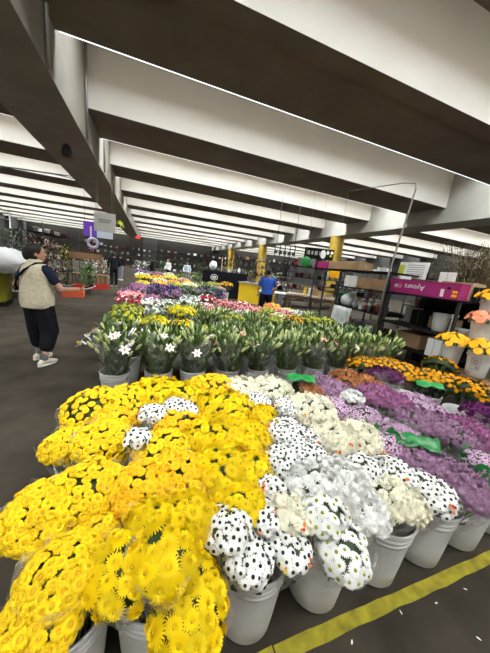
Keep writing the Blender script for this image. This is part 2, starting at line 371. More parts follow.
# ------------------------------------------------------------------ bunches
def quat_to(n, spin): return Vector((0, 0, 1)).rotation_difference(n) @ Quaternion((0, 0, 1), spin)
def sleeve(root, a, b, zc, z0=.12, flare=.03, prints=0, green=False, name='sleeve'):
    mb = MB(); n = 30; vs, fs = [], []
    lv = [(0, .22), (.35, .5), (.7, .85), (.92, 1.05), (1.0, 1.1)]
    for li, (t, rr) in enumerate(lv):
        for k in range(n):
            an = 2*PI*k/n; wob = 1+(.05 if li > 1 else .02)*math.sin(an*5+li)+U(-.03, .03)*(li > 0)
            zz = z0+(zc+flare-z0)*t+(U(-.025, .035) if li == len(lv)-1 else 0)
            vs.append((a*rr*wob*math.cos(an), b*rr*wob*math.sin(an), zz))
    m = len(lv)
    for i in range(m-1):
        for k in range(n):
            k2 = (k+1) % n; fs.append((i*n+k, i*n+k2, (i+1)*n+k2, (i+1)*n+k))
    mb.add(vs, fs, 0)
    if green:
        for i in range(2, m-1):
            for k in range(n):
                if (k*7) % 5 < 3 or i == m-2:
                    k2 = (k+1) % n; q = [Vector(vs[j])*1.004 for j in (i*n+k, i*n+k2, (i+1)*n+k2, (i+1)*n+k)]; mb.add(q, [(0, 1, 2, 3)], 4)
    for _ in range(prints):
        an = U(0, 2*PI); hh = U(-.02, .055); rr = 1.1-max(0, hh)*2.2
        p = Vector((a*rr*math.cos(an), b*rr*math.sin(an), zc+hh+.012)); nrm = Vector((math.cos(an), math.sin(an), .9)).normalized(); q = quat_to(nrm, U(0, 6))
        for _2 in range(3):
            s = U(.006, .011); c = p+q @ Vector((U(-.012, .012), U(-.012, .012), .002))
            mb.add([c+q @ Vector((s*math.cos(t), s*.8*math.sin(t), 0)) for t in (0, 1.26, 2.5, 3.77, 5.0)], [(0, 1, 2, 3, 4)], random.choice((1, 1, 2, 3)))
    return mb.obj(name, [SLEEVE, M['orangeprint'], M['yellowprint'], M['redprint'], M['greenfilm']], root)
def stems_core(root, a, b, c, zc, leafy=12, core=.86):
    mb = MB(); rnd = random.Random(int(a*1e5)+int(zc*1e4)); n, rings = 14, 7; vs, fs = [], []
    for i in range(rings+1):
        t = PI*.62*i/rings
        for k in range(n):
            an = 2*PI*k/n; j = rnd.uniform(.92, 1.05)*core
            vs.append((a*j*math.sin(t)*math.cos(an), b*j*math.sin(t)*math.sin(an), zc+c*j*math.cos(t)))
    for i in range(rings):
        for k in range(n): k2 = (k+1) % n; fs.append((i*n+k, (i+1)*n+k, (i+1)*n+k2, i*n+k2))
    mb.add(vs, fs, 0)
    for k in range(9):
        an = 2*PI*k/9; mb.tube([(.025*math.cos(an), .025*math.sin(an), .03), (.03*math.cos(an), .03*math.sin(an), zc*.55), (a*.55*math.cos(an), b*.55*math.sin(an), zc)], .004, 5, 1)
    for k in range(leafy):
        an = rnd.uniform(0, 2*PI); zz = rnd.uniform(zc*.55, zc); rr = .03+(a-.03)*max(0, (zz-zc*.5)/(zc*.5))*.8
        mb.blade((rr*.8*math.cos(an), rr*.8*math.sin(an), zz), (math.cos(an)*.5, math.sin(an)*.5, rnd.uniform(.4, 1.2)), rnd.uniform(.05, .09), .03, .1)
    return mb.obj('foliage', [M['leaf'], M['stem']], root)
NB = [0]
def bunch(px, py, hw, kind, label, z=.58, el=1.0, rot=0, prints=0, slv=True, green=False, hr=None, cap=98, core=.86, flat=.62, cover=1.0, group=None, cat='bouquet', name='chrysanthemum_bunch', leafy=10, big=False):
    tgt = at(px, py, z); a = hw*depth(tgt)/FPX; b = a*el
    best = min(BK, key=lambda q: (q[0]-tgt.x)**2+(q[1]-tgt.y)**2)
    off = Vector((tgt.x-best[0], tgt.y-best[1], 0)); off = off.normalized()*min(off.length, .05) if off.length > 1e-4 else off
    base = Vector((best[0]+off.x, best[1]+off.y, .03)); ax = tgt-base; c = a*flat; L = ax.length
    root = thing(name, label, cat, base, 0, group)
    root.rotation_mode = 'QUATERNION'; q = Vector((0, 0, 1)).rotation_difference(ax.normalized()); root.rotation_quaternion = q @ Quaternion((0, 0, 1), rot)
    zc = L-c*.55; r = (hr or HR[kind])*1.0
    area = 2*PI*((a*b)**.8+2*(a*c)**.8*((b/a)**.4))/3 if False else 2*PI*a*b*.5+PI*(a+b)*c*.55
    nn = max(7, min(100, int(cover*(1.45 if kind in ('yellow', 'cream', 'white', 'lavender', 'magenta') else 1.25 if kind in ('dark_eye', 'lilac', 'green_eye') else 1.15)*area/(r*r*2.2))))
    NB[0] += nn; ct = math.cos(math.radians(cap)); ga = PI*(3-math.sqrt(5)); ph = U(0, 6)
    for i in range(nn):
        cz = 1-(1-ct)*(i+.5)/nn; sz = math.sqrt(max(0, 1-cz*cz)); an = ga*i+ph
        j = U(.95, 1.06); p = Vector((a*sz*math.cos(an)*j, b*sz*math.sin(an)*j, zc+c*cz*j))+Vector((U(-.3, .3), U(-.3, .3), U(-.35, .35)))*r
        nrm = Vector((sz*math.cos(an)/a, sz*math.sin(an)/b, cz/c)).normalized()+Vector((U(-.35, .35), U(-.35, .35), U(-.1, .3)))
        o = link('blossom', HEAD[kind], root, p); o.rotation_mode = 'QUATERNION'; o.rotation_quaternion = quat_to(nrm.normalized(), U(0, 6)); s = r*U(.84, 1.1); o.scale = (s, s, s)
    stems_core(root, a, b, c, zc, leafy, core)
    if big:
        lm = MB()
        for k in range(70):
            cz = 1-.95*(k+.5)/70; sz = math.sqrt(1-cz*cz); an = ga*k
            lm.blade((a*sz*math.cos(an)*.85, b*sz*math.sin(an)*.85, zc+c*cz*.85), (sz*math.cos(an)+U(-.5, .5), sz*math.sin(an)+U(-.5, .5), .6+U(-.3, .5)), U(.05, .08), .036, .3)
        lm.obj('leaves', M['leaf'], root)
    if slv: sleeve(root, a, b, zc, .12, .03, prints, green)
    return root
YG, SG, WG_, CG, LG, GG = 'yellow button mum bunches', 'yellow spray mum bunches', 'dark-eyed white daisy bunches', 'cream and white mum bunches', 'purple mum bunches', 'gold mum bunches'
B = bunch
# yellow button mums along the aisle
B(38, 618, 37, 'button', 'yellow button mum bunch lowest over the front corner beside the aisle', .52, hr=.022, group=YG)
B(62, 566, 37, 'button', 'yellow button mum bunch at the front corner, behind the lowest one', .58, hr=.022, group=YG)
B(42, 508, 34, 'button', 'yellow button mum bunch spilling towards the aisle just behind the front corner bunch', .58, hr=.0225, group=YG)
B(92, 484, 33, 'button', 'yellow button mum bunch between the aisle bunch and the amber buttons', .60, hr=.0225, group=YG)
B(100, 525, 20, 'button', 'narrow yellow button mum bunch tucked behind the front spray mums', .54, hr=.0225, group=YG)
B(66, 441, 22, 'button', 'small yellow button mum bunch drooping into the aisle in torn film', .52, hr=.0225, group=YG)
B(106, 438, 27, 'button', 'yellow button mum bunch right of the small one drooping into the aisle', .60, group=YG, prints=3)
B(94, 403, 29, 'button', 'yellow button mum bunch at the rear aisle corner before the lilies', .58, group=YG, prints=3)
B(132, 398, 24, 'button', 'yellow button mum bunch right of the rear aisle corner bunch', .60, group=YG, prints=2)
B(142, 482, 28, 'amber', 'amber button mum bunch directly behind the front spray mums, nearer the aisle', .62, group=YG, prints=4, hr=.024)
B(185, 474, 30, 'amber', 'amber button mum bunch directly behind the front spray mums, farther from the aisle', .62, group=YG, hr=.0235)
B(165, 444, 28, 'button', 'olive yellow button mum bunch in front of the small white daisies', .62, group=YG)
B(186, 422, 26, 'amber', 'amber mum bunch enclosed by the small white daisies', .62, group=YG, prints=2, hr=.024)
B(118, 416, 20, 'amber', 'small amber mum bunch left of the small white daisies', .60, group=YG, prints=2, hr=.024)
# yellow spray mums
B(157, 388, 26, 'yellow', 'yellow spray mum bunch in the back row near the aisle, before the second lily bucket', .62, group=SG)
B(212, 384, 26, 'amber', 'flat amber mum bunch in the back row, before the third lily bucket', .60, group=SG, hr=.026, flat=.4)
B(190, 393, 20, 'yellow', 'yellow spray mum bunch behind the small white daisies', .62, group=SG)
B(228, 402, 30, 'yellow', 'broad yellow spray mum bunch right behind the small white daisies', .63, group=SG)
B(214, 428, 31, 'yellow', 'broad yellow spray mum bunch right of the enclosed amber bunch', .65, group=SG)
B(246, 430, 28, 'yellow', 'yellow spray mum bunch on the right shoulder of the yellow block', .63, group=SG, prints=2)
B(222, 462, 30, 'yellow', 'yellow spray mum bunch in the middle of the block, behind the film-tied one', .64, group=SG)
B(252, 466, 22, 'yellow', 'yellow spray mum bunch bordering the dark-eyed daisies on the right', .62, group=SG)
B(263, 413, 13, 'yellow', 'small round yellow spray mum bunch alone beside the cream mums', .66, group=SG)
B(237, 494, 29, 'yellow', 'yellow spray mum bunch just behind the front dark-eyed daisies', .60, group=SG, prints=4)
B(190, 510, 26, 'yellow', 'yellow spray mum bunch left of the front dark-eyed daisies', .62, group=SG, hr=.038)
B(150, 517, 24, 'yellow', 'yellow spray mum bunch in front of the amber buttons', .62, group=SG, hr=.038)
B(122, 563, 31, 'yellow', 'tall yellow spray mum bunch at the front, nearest the aisle of three', .58, 1.15, group=SG, hr=.036)
B(166, 547, 34, 'yellow', 'yellow spray mum bunch at the front, upper middle of three', .63, 1.1, group=SG, hr=.040)
B(191, 597, 36, 'yellow', 'yellow spray mum bunch hanging over the front bucket, lowest of three', .50, 1.25, group=SG, hr=.036)
# dark-eyed white daisies
B(227, 523, 23, 'dark_eye', 'dark-eyed daisy bunch over the third front bucket, left of the lowest one', .60, group=WG_)
B(249, 551, 25, 'dark_eye', 'dark-eyed daisy bunch lowest over the third front bucket', .53, group=WG_)
B(292, 541, 21, 'dark_eye', 'dark-eyed daisy bunch leaning right from the third front bucket, orange print', .54, 1.1, group=WG_, prints=4)
B(268, 514, 15, 'dark_eye', 'small dark-eyed daisy bunch wedged behind the third front bucket, orange print', .60, 1.15, group=WG_, prints=5)
B(273, 484, 14, 'dark_eye', 'small dark-eyed daisy bunch between the yellow mums and the tall cream bunch', .62, group=WG_, prints=3)
B(283, 458, 16, 'dark_eye', 'narrow dark-eyed daisy bunch at the left of the pair behind white mums', .64, 1.2, group=WG_, prints=2)
B(309, 453, 20, 'dark_eye', 'dark-eyed daisy bunch at the right of the pair behind white mums', .64, group=WG_)
B(287, 427, 21, 'dark_eye', 'dark-eyed daisy bunch with orange print right of the small round yellow bunch', .63, group=WG_, prints=8)
B(316, 436, 13, 'dark_eye', 'small dark-eyed daisy bunch left of the middle cream bunches', .60, group=WG_, prints=4)
B(290, 405, 15, 'dark_eye', 'dark-eyed daisy bunch between the small round yellow bunch and cream mums', .62, group=WG_, prints=4)
B(256, 398, 15, 'dark_eye', 'flat dark-eyed daisy bunch under the rear cream mums', .60, group=WG_, prints=4)
B(182, 405, 14, 'dark_eye', 'rear one of the small white daisy bunches among the yellow mums', .68, 1.25, 1.0, group=WG_)
B(153, 410, 13, 'dark_eye', 'middle one of the small white daisy bunches among the yellow mums', .68, group=WG_)
B(138, 434, 12, 'dark_eye', 'front one of the small white daisy bunches among the yellow mums', .68, 1.2, group=WG_)
B(362, 463, 18, 'dark_eye', 'dark-eyed daisy bunch in front of the right-hand cream mums, left of three', .62, group=WG_, prints=3)
B(396, 468, 19, 'dark_eye', 'dark-eyed daisy bunch in front of the right-hand cream mums, middle of three', .60, 1.15, group=WG_, prints=5)
B(427, 487, 20, 'dark_eye', 'dark-eyed daisy bunch over the bucket with the blue price tag', .56, 1.3, .5, group=WG_, prints=3)
# cream and white
B(241, 386, 19, 'cream', 'rear cream mum bunch beside the flat amber bunch', .60, group=CG, prints=4, hr=.028)
B(276, 386, 21, 'cream', 'rear cream mum bunch before the green film sleeve', .60, group=CG, prints=4, hr=.028)
B(312, 405, 24, 'cream', 'middle cream mum bunch left of the lilac daisies', .63, group=CG, prints=5, hr=.030)
B(334, 432, 23, 'cream', 'middle cream mum bunch printed with orange flowers, left of two', .62, group=CG, prints=8, hr=.030)
B(365, 434, 23, 'cream', 'middle cream mum bunch printed with orange flowers, right of two', .60, group=CG, prints=8, hr=.030)
B(293, 507, 19, 'cream', 'tall cream mum bunch left of the green-eyed white daisies', .60, 1.25, 1.2, group=CG, prints=3, hr=.028)
B(393, 492, 25, 'cream', 'cream mum bunch over the fifth front bucket', .56, 1.15, .8, group=CG, prints=2, hr=.030)
B(312, 477, 24, 'white', 'white fluffy mum bunch behind the tall cream bunch', .64, group=CG, hr=.032)
B(344, 474, 26, 'white', 'white fluffy mum bunch behind the green-eyed daisies', .64, group=CG, hr=.032)
B(363, 499, 25, 'white', 'white fluffy mum bunch drooping right beside the green-eyed daisies', .57, 1.1, group=CG, hr=.032)
B(324, 506, 23, 'green_eye', 'green-eyed white daisy bunch, upper one by the tall cream bunch', .61, group=CG, hr=.030)
B(345, 544, 26, 'green_eye', 'green-eyed white daisy bunch drooping lowest over the fourth front bucket', .52, 1.1, group=CG, hr=.030)
B(353, 395, 10, 'white', 'tiny white mum bunch among the lilac ones', .63, group=CG, hr=.024)
B(312, 388, 11, 'rust', 'small tan mum bunch under the green film sleeve', .58, group=CG, hr=.02, prints=3)
# purples
B(322, 381, 16, 'lavender', 'rear lavender mum bunch left of the rust orange mums', .60, 1.2, .6, group=LG)
B(340, 389, 15, 'lavender', 'rear lavender mum bunch in front of the rust orange mums', .60, 1.2, .6, group=LG)
B(346, 376, 17, 'rust', 'rust orange mum bunch, left of two before the lilies', .58, group=LG)
B(369, 381, 15, 'rust', 'rust orange mum bunch, right of two before the lilies', .58, group=LG)
B(386, 373, 17, 'plum', 'dark plum mum bunch left of the gold mums', .58, group=LG)
B(378, 392, 20, 'magenta', 'orchid purple mum bunch in front of the dark plum mums', .60, group=LG)
B(400, 400, 17, 'magenta', 'orchid purple mum bunch next to the pale violet mums', .60, group=LG)
B(337, 404, 15, 'lilac', 'lilac dark-eyed daisy bunch right of the middle cream mums', .62, group=LG, hr=.018)
B(362, 412, 18, 'lilac', 'lilac dark-eyed daisy bunch left of the green-banded sleeves', .62, group=LG, hr=.018)
B(386, 424, 13, 'paleviolet', 'pale lilac bunch in a green-banded sleeve, left of two', .64, 1.3, .6, group=LG, green=True, hr=.02)
B(408, 434, 13, 'paleviolet', 'pale lilac bunch in a green-banded sleeve, right of two', .64, 1.4, .6, group=LG, green=True, hr=.02)
B(395, 446, 18, 'lilac', 'lilac dark-eyed bunch in front of the green-banded sleeves', .60, group=LG, hr=.018)
B(421, 405, 17, 'paleviolet', 'pale violet mum bunch beside the gold mums', .60, 1.3, .6, group=LG)
B(424, 419, 20, 'lavender', 'lavender mum bunch behind the green-banded sleeves', .60, 1.3, .6, group=LG)
B(449, 426, 21, 'lavender', 'lavender mum bunch in the third row towards the plum mums', .60, 1.4, .6, group=LG)
B(470, 428, 20, 'magenta', 'orchid purple mum bunch by the plum mums at the right end', .60, 1.2, .6, group=LG)
B(484, 410, 17, 'plum', 'dark plum mum bunch under the gold mums at the right end', .58, group=LG)
B(424, 457, 21, 'lavender', 'lavender mum bunch in front, nearest the dark-eyed daisies', .60, 1.35, .7, group=LG)
B(450, 470, 22, 'lavender', 'lavender mum bunch in front, middle of three', .57, 1.4, .7, group=LG)
B(472, 490, 20, 'lavender', 'lavender mum bunch in front, lowest over the seventh bucket', .53, 1.35, .7, group=LG)
B(482, 458, 15, 'lilac', 'lilac dark-eyed bunch in a green sleeve at the right edge', .60, group=LG, green=True, hr=.018)
# gold mums with dark leaves
for i, (x, y, h) in enumerate(((362, 361, 15), (382, 362, 17), (403, 368, 18), (425, 374, 20), (447, 379, 19), (470, 386, 19), (440, 366, 15), (486, 396, 16))):
    B(x, y, h, 'gold', 'gold mum bunch with dark leaves, %s from the rust mums' % ORD[i], .56, hr=.031, cap=88, cover=.46, slv=False, core=.95, leafy=60, big=True, group=GG, flat=.55)
print('blossoms', NB[0])
# loose green film sleeves lying on the flowers
for (x, y, rz, l, lab) in ((301, 377, -.55, .26, 'flat green film sleeve lying behind the cream mums'), (430, 384, -.75, .24, 'green film sleeve lying between the gold and the pale violet mums'), (418, 440, -.8, .24, 'green film sleeve beside the lavender mums in front')):
    p = at(x, y, .66); mb = MB(); vs, fs = [], []
    for i in range(9):
        for j in range(5): vs.append(((i/8-.5)*l, (j/4-.5)*.15*(1+.15*math.sin(i)), .010*math.sin(i*1.9+j)+.010*math.cos(j*2.2)-.02*abs(i/8-.5)))
    for i in range(8):
        for j in range(4): fs.append((i*5+j, (i+1)*5+j, (i+1)*5+j+1, i*5+j+1))
    o = mb.add(vs, fs).obj('film_sleeve', M['greenfilm']); o.location = p; o.rotation_euler = (.15, -.1, rz); tag(o, lab, 'sleeve', 'loose green film sleeves')
    sd = o.modifiers.new('thick', 'SOLIDIFY'); sd.thickness = .003

# ------------------------------------------------------------------ lily bunches in buckets
def lily_foliage(seed, lean=.5):
    rnd = random.Random(seed); mb = MB()
    for k in range(14):
        an = 2*PI*k/14+rnd.uniform(-.2, .2); r0 = rnd.uniform(.01, .05); r1 = rnd.uniform(.06, .25); h = rnd.uniform(.60, .82)
        c, s = math.cos(an), math.sin(an)
        mb.tube([(r0*c, r0*s, .03), (r1*.5*c, r1*.5*s, h*.6), (r1*c, r1*s, h)], .005, 5, 1)
        for j in range(22):
            t = .34+.66*j/22+rnd.uniform(-.03, .03); a2 = rnd.uniform(0, 2*PI); rr = r1*t
            mb.blade((rr*c, rr*s, h*t), (math.cos(a2)*.45+c*.3, math.sin(a2)*.45+s*.3, rnd.uniform(.7, 1.5)), rnd.uniform(.13, .21), rnd.uniform(.022, .036), rnd.uniform(.05, .3), 0, 4, .15)
    return mb.mesh('lily_foliage', [M['lilyleaf'], M['stem']])
LF = [lily_foliage(i) for i in range(4)]
def bud_mesh(col):
    mb = MB().lathe([(.004, 0), (.011, .012), (.015, .035), (.013, .06), (.006, .08), (0, .086)], 8); return mb.mesh('bud', [M[col]])
BUD = {c: bud_mesh(c) for c in ('bud', 'white', 'pink')}
def open_lily(col):
    mb = MB()
    for k in range(6):
        an = PI/3*k; mb.blade((.008*math.cos(an), .008*math.sin(an), 0), (math.cos(an), math.sin(an), 1.0), .085, .036, .35, 0, 5, .2)
    for k in range(4): mb.tube([(0, 0, .01), (.012*math.cos(k*1.6), .012*math.sin(k*1.6), .06)], .003, 4, 1)
    return mb.mesh('lily_bloom', [M[col], M['buttoneye']])
BLOOM = {c: open_lily(c) for c in ('white', 'pink', 'cream')}
def lily(x, y, label, i, white=6, pink=0, buds=12, tall=1.0, group='lily bunches in white buckets'):
    root = thing('lily_bunch', label, 'flowers', (x, y, .02), U(0, 6), group); root.scale = (1, 1, tall)
    link('foliage', LF[i % 4], root)
    for k in range(buds+white+pink):
        an = U(0, 2*PI); r = .23*math.sqrt(U(.02, 1)); p = Vector((r*math.cos(an), r*math.sin(an), U(.72, .86)-r*.75))
        if k >= buds: r = .32*math.sqrt(U(.15, 1)); p = Vector((r*math.cos(an), r*math.sin(an), U(.84, .92)-r*.75))
        d = Vector((math.cos(an)*r*4, math.sin(an)*r*4, 1)).normalized()
        me = BUD['bud'] if k < buds else (BLOOM['white'] if k < buds+white else BLOOM['pink'])
        if buds <= k < buds+white and k % 2: me = BUD['white']
        o = link('bloom' if k >= buds else 'bud', me, root, p); o.rotation_mode = 'QUATERNION'; o.rotation_quaternion = quat_to(d, U(0, 6)); s = U(.85, 1.2)*(.72 if k >= buds else 1); o.scale = (s, s, s)
    sleeve(root, .19, .19, .66, .1, .05)
WHT = [24, 13, 5, 3, 2, 2, 1, 1, 0, 0]; PNK = [0, 0, 0, 4, 0, 0, 3, 0, 0, 0]
LOOK = ['many white blooms', 'white blooms in front', 'mostly green buds', 'pink and white blooms', 'pale green buds', 'few white blooms', 'pink blooms low down', 'green buds', 'dark green buds', 'dark green leaves']
for ri, yy in enumerate((2.92, 3.46, 4.0)):
    for ci in range(10):
        if ri == 2 and ci < 4: continue
        xx = -.30+.415*ci+(.08 if ri == 1 else 0)+U(-.02, .02)
        bucket(xx, yy, 'white ribbed lily bucket, %s from aisle in %s lily row' % (ORD[ci], ORD[ri]), 0, 'white buckets of the lily rows')
        lk = LOOK[ci] if ri == 0 else ('closed buds' if ri == 1 else 'tall green leaves')
        lily(xx, yy, 'lily bunch with %s, %s from aisle in %s lily row' % (lk, ORD[ci], ORD[ri]), ci+ri*3, (WHT[ci] if ri == 0 else (2 if ci < 5 else 0)), PNK[ci] if ri == 0 else 0, 30 if ri == 0 else 20, (1.0, .94, .9)[ri])

# ------------------------------------------------------------------ rows of mixed cut flowers behind the lilies
def far_mesh(col, leafcol, seed, n=46, a=.21, h=.62, spiky=False, hr=.03, col2=None):
    rnd = random.Random(seed); fo = MB(); bl = MB()
    for k in range(7):
        an = 2*PI*k/7; fo.tube([(.03*math.cos(an), .03*math.sin(an), .04), (a*.6*math.cos(an), a*.6*math.sin(an), h*.85)], .006, 4)
    for k in range(60):
        an = rnd.uniform(0, 2*PI); r = a*math.sqrt(rnd.random())*.95; d = (math.cos(an)*.6, math.sin(an)*.6, rnd.uniform(.6, 1.5))
        fo.blade((r*math.cos(an)*.7, r*math.sin(an)*.7, h*rnd.uniform(.62, .9)), d, rnd.uniform(.10, .17), .03, .3, 0, 3)
    for k in range(n):
        cz = 1-.9*(k+.5)/n; sz = math.sqrt(1-cz*cz); an = 2.39996*k
        p = Vector((a*sz*math.cos(an), a*sz*math.sin(an), h-.03+a*.42*cz+rnd.uniform(-.03, .03)))
        mi = 1 if (col2 and rnd.random() < .35) else 0
        if spiky:
            d = Vector((sz*math.cos(an), sz*math.sin(an), 1.2)).normalized(); bl.tube([p-d*.05, p, p+d*.06], [.006, hr*.55, .003], 5, mi)
        else:
            q = Vector((0, 0, 1)).rotation_difference(Vector((sz*math.cos(an), sz*math.sin(an), cz+.2)).normalized()).to_matrix()
            r = hr*rnd.uniform(.8, 1.2)
            bl.lathe([(r, -.1*r), (r*.95, .15*r), (r*.55, .45*r), (r*.3, .35*r), (0, .3*r)], 8, p, mi, 1, 1, q, .12)
    return fo.mesh('foliage', [M[leafcol]]), bl.mesh('blossoms', [M[col], M[col2 or col]])
FARM = {}
def far(x, y, z, col, label, leafcol='leaf', spiky=False, hr=.032, col2=None, a=.23, h=.62, n=80, group='cut flower bunches beyond the lilies', bk=True):
    key = (col, leafcol, spiky, hr, col2, a, h, n)
    if key not in FARM: FARM[key] = far_mesh(col, leafcol, len(FARM), n, a, h, spiky, hr, col2)
    root = thing('flower_bunch', label, 'flowers', (x, y, z+.02), U(0, 6), group); s = U(.85, 1.12); root.scale = (s, s, s)
    link('foliage', FARM[key][0], root); b = link('blossoms', FARM[key][1], root); b['kind'] = 'stuff'
    return root
CN = {'lime': 'yellow green', 'yellow': 'bright yellow', 'white': 'white', 'pink': 'pale pink', 'red': 'dark red', 'magenta': 'magenta', 'navy': 'indigo', 'sage': 'grey green', 'lavender': 'lavender', 'blue': 'dusty blue', 'cream': 'cream', 'coral': 'coral', 'gold': 'gold', 'leaf': 'dark green', 'lilyleaf': 'leafy green'}
rows = [
 (4.02, -.32, .41, ['lime', 'yellow', 'yellow', 'lime']),
 (4.62, -.30, .44, ['lime', 'lime', 'yellow', 'lilyleaf', 'lime', 'lilyleaf', 'lime', 'gold', 'lime', 'lime']),
 (5.25, -.35, .45, ['cream', 'white', 'lime', 'lilyleaf', 'lilyleaf', 'white', 'lime', 'cream', 'lime', 'lilyleaf']),
 (5.95, -.40, .46, ['red', 'white', 'white', 'lilyleaf', 'pink', 'pink', 'pink', 'lime', 'pink', 'white']),
 (6.65, -.40, .46, ['pink', 'red', 'white', 'white', 'red', 'pink', 'red', 'pink', 'coral', 'cream']),
 (7.45, -.40, .50, ['lavender', 'magenta', 'lavender', 'white', 'red', 'pink', 'magenta', 'lime', 'lilyleaf']),
 (8.50, -.35, .52, ['magenta', 'navy', 'navy', 'sage', 'sage', 'navy', 'blue', 'lime', 'lime']),
 (9.60, -.35, .55, ['magenta', 'navy', 'navy', 'sage', 'navy', 'blue', 'blue', 'lime']),
 (10.9, -.20, .60, ['yellow', 'coral', 'lime', 'cream', 'lilyleaf', 'pink', 'lime']),
 (12.3, -.20, .62, ['yellow', 'cream', 'coral', 'yellow', 'lilyleaf', 'lime', 'gold']),
 (13.9, -.30, .68, ['white', 'gold', 'yellow', 'pink', 'lilyleaf', 'leaf', 'coral']),
 (15.8, -.40, .75, ['navy', 'lavender', 'white', 'cream', 'lilyleaf', 'leaf', 'leaf']),
 (18.0, -.50, .85, ['lavender', 'pink', 'white', 'lilyleaf', 'leaf', 'gold']),
]
for ri, (yy, xs, dx, cols) in enumerate(rows):
    for ci, c in enumerate(cols):
        if yy > 7 and xs+dx*ci > .30*yy-.15 or (12.8 < yy < 14.8 and xs+dx*ci > 2.0): continue
        x = xs+dx*ci+U(-.03, .03); y = yy+U(-.04, .04)
        where = '%s from aisle, %s row beyond lilies' % (ORD[ci], ORD[ri])
        bucket(x, y, 'white bucket of %s flowers, %s' % (CN[c], where), 0, 'white buckets beyond the lilies')
        sp = c in ('navy', 'sage', 'blue', 'lavender') or c in ('leaf', 'lilyleaf')
        far(x, y, 0, c, '%s cut flower bunch, %s' % (CN[c], where), 'lilyleaf' if ri < 5 else 'leaf', sp, .024 if ri < 4 else .03, {'red': 'white', 'lime': 'lilyleaf', 'lilyleaf': 'bud', 'pink': 'red', 'white': 'sage', 'navy': 'lavender', 'blue': 'sage', 'sage': 'leaf', 'cream': 'lime', 'coral': 'yellow', 'yellow': 'lime', 'gold': 'leaf', 'lavender': 'navy', 'magenta': 'lavender', 'leaf': 'plant'}[c], .205+.012*ri, .66 if ri < 2 else .60 if ri < 6 else .66)

# ------------------------------------------------------------------ people
def loft(mb, pts, n=12):
    """pts: (x, y, z, rx, ry) body sections, horizontal ellipses"""
    vs, fs = [], []
    for (x, y, z, rx, ry) in pts:
        for k in range(n):
            a = 2*PI*k/n; vs.append((x+rx*math.cos(a), y+ry*math.sin(a), z))
    for i in range(len(pts)-1):
        for k in range(n):
            k2 = (k+1) % n; fs.append((i*n+k, i*n+k2, (i+1)*n+k2, (i+1)*n+k))
    fs += [tuple(range(n-1, -1, -1)), tuple(range((len(pts)-1)*n, len(pts)*n))]
    mb.add(vs, fs)
def limb(mb, pts, rad, n=10):
    mb.tube(pts, rad, n)
    for p, r in zip(pts, rad): mb.ball(p, r, 10, 6)
def fuse(o, vox, sm=4):
    r = o.modifiers.new('fuse', 'REMESH'); r.mode = 'VOXEL'; r.voxel_size = vox; r.use_smooth_shade = True
    s = o.modifiers.new('smooth', 'SMOOTH'); s.factor = .5; s.iterations = sm
def hand(mb, w, d, palm, side):
    """palm block with five bent fingers; w wrist, d pointing direction, palm the way the palm faces"""
    d = Vector(d).normalized(); pl = Vector(palm).normalized(); s = d.cross(pl).normalized()*side
    w = Vector(w)
    mb.tube([w, w+d*.03, w+d*.075], [(.024, .016), (.036, .015), (.038, .014)], 8)
    for i, (o, l) in enumerate(((.030, .066), (.011, .075), (-.010, .070), (-.030, .055))):
        a = w+d*.07+s*o; b = a+d*l*.5+pl*.008; c = b+d*l*.38+pl*.024; limb(mb, [a, b, c], [.0088, .0082, .007], 6)
    a = w+d*.022+s*.030; b = a+d*.03+s*.022+pl*.012; c = b+d*.030+s*.004+pl*.012; limb(mb, [a, b, c], [.011, .0095, .008], 6)
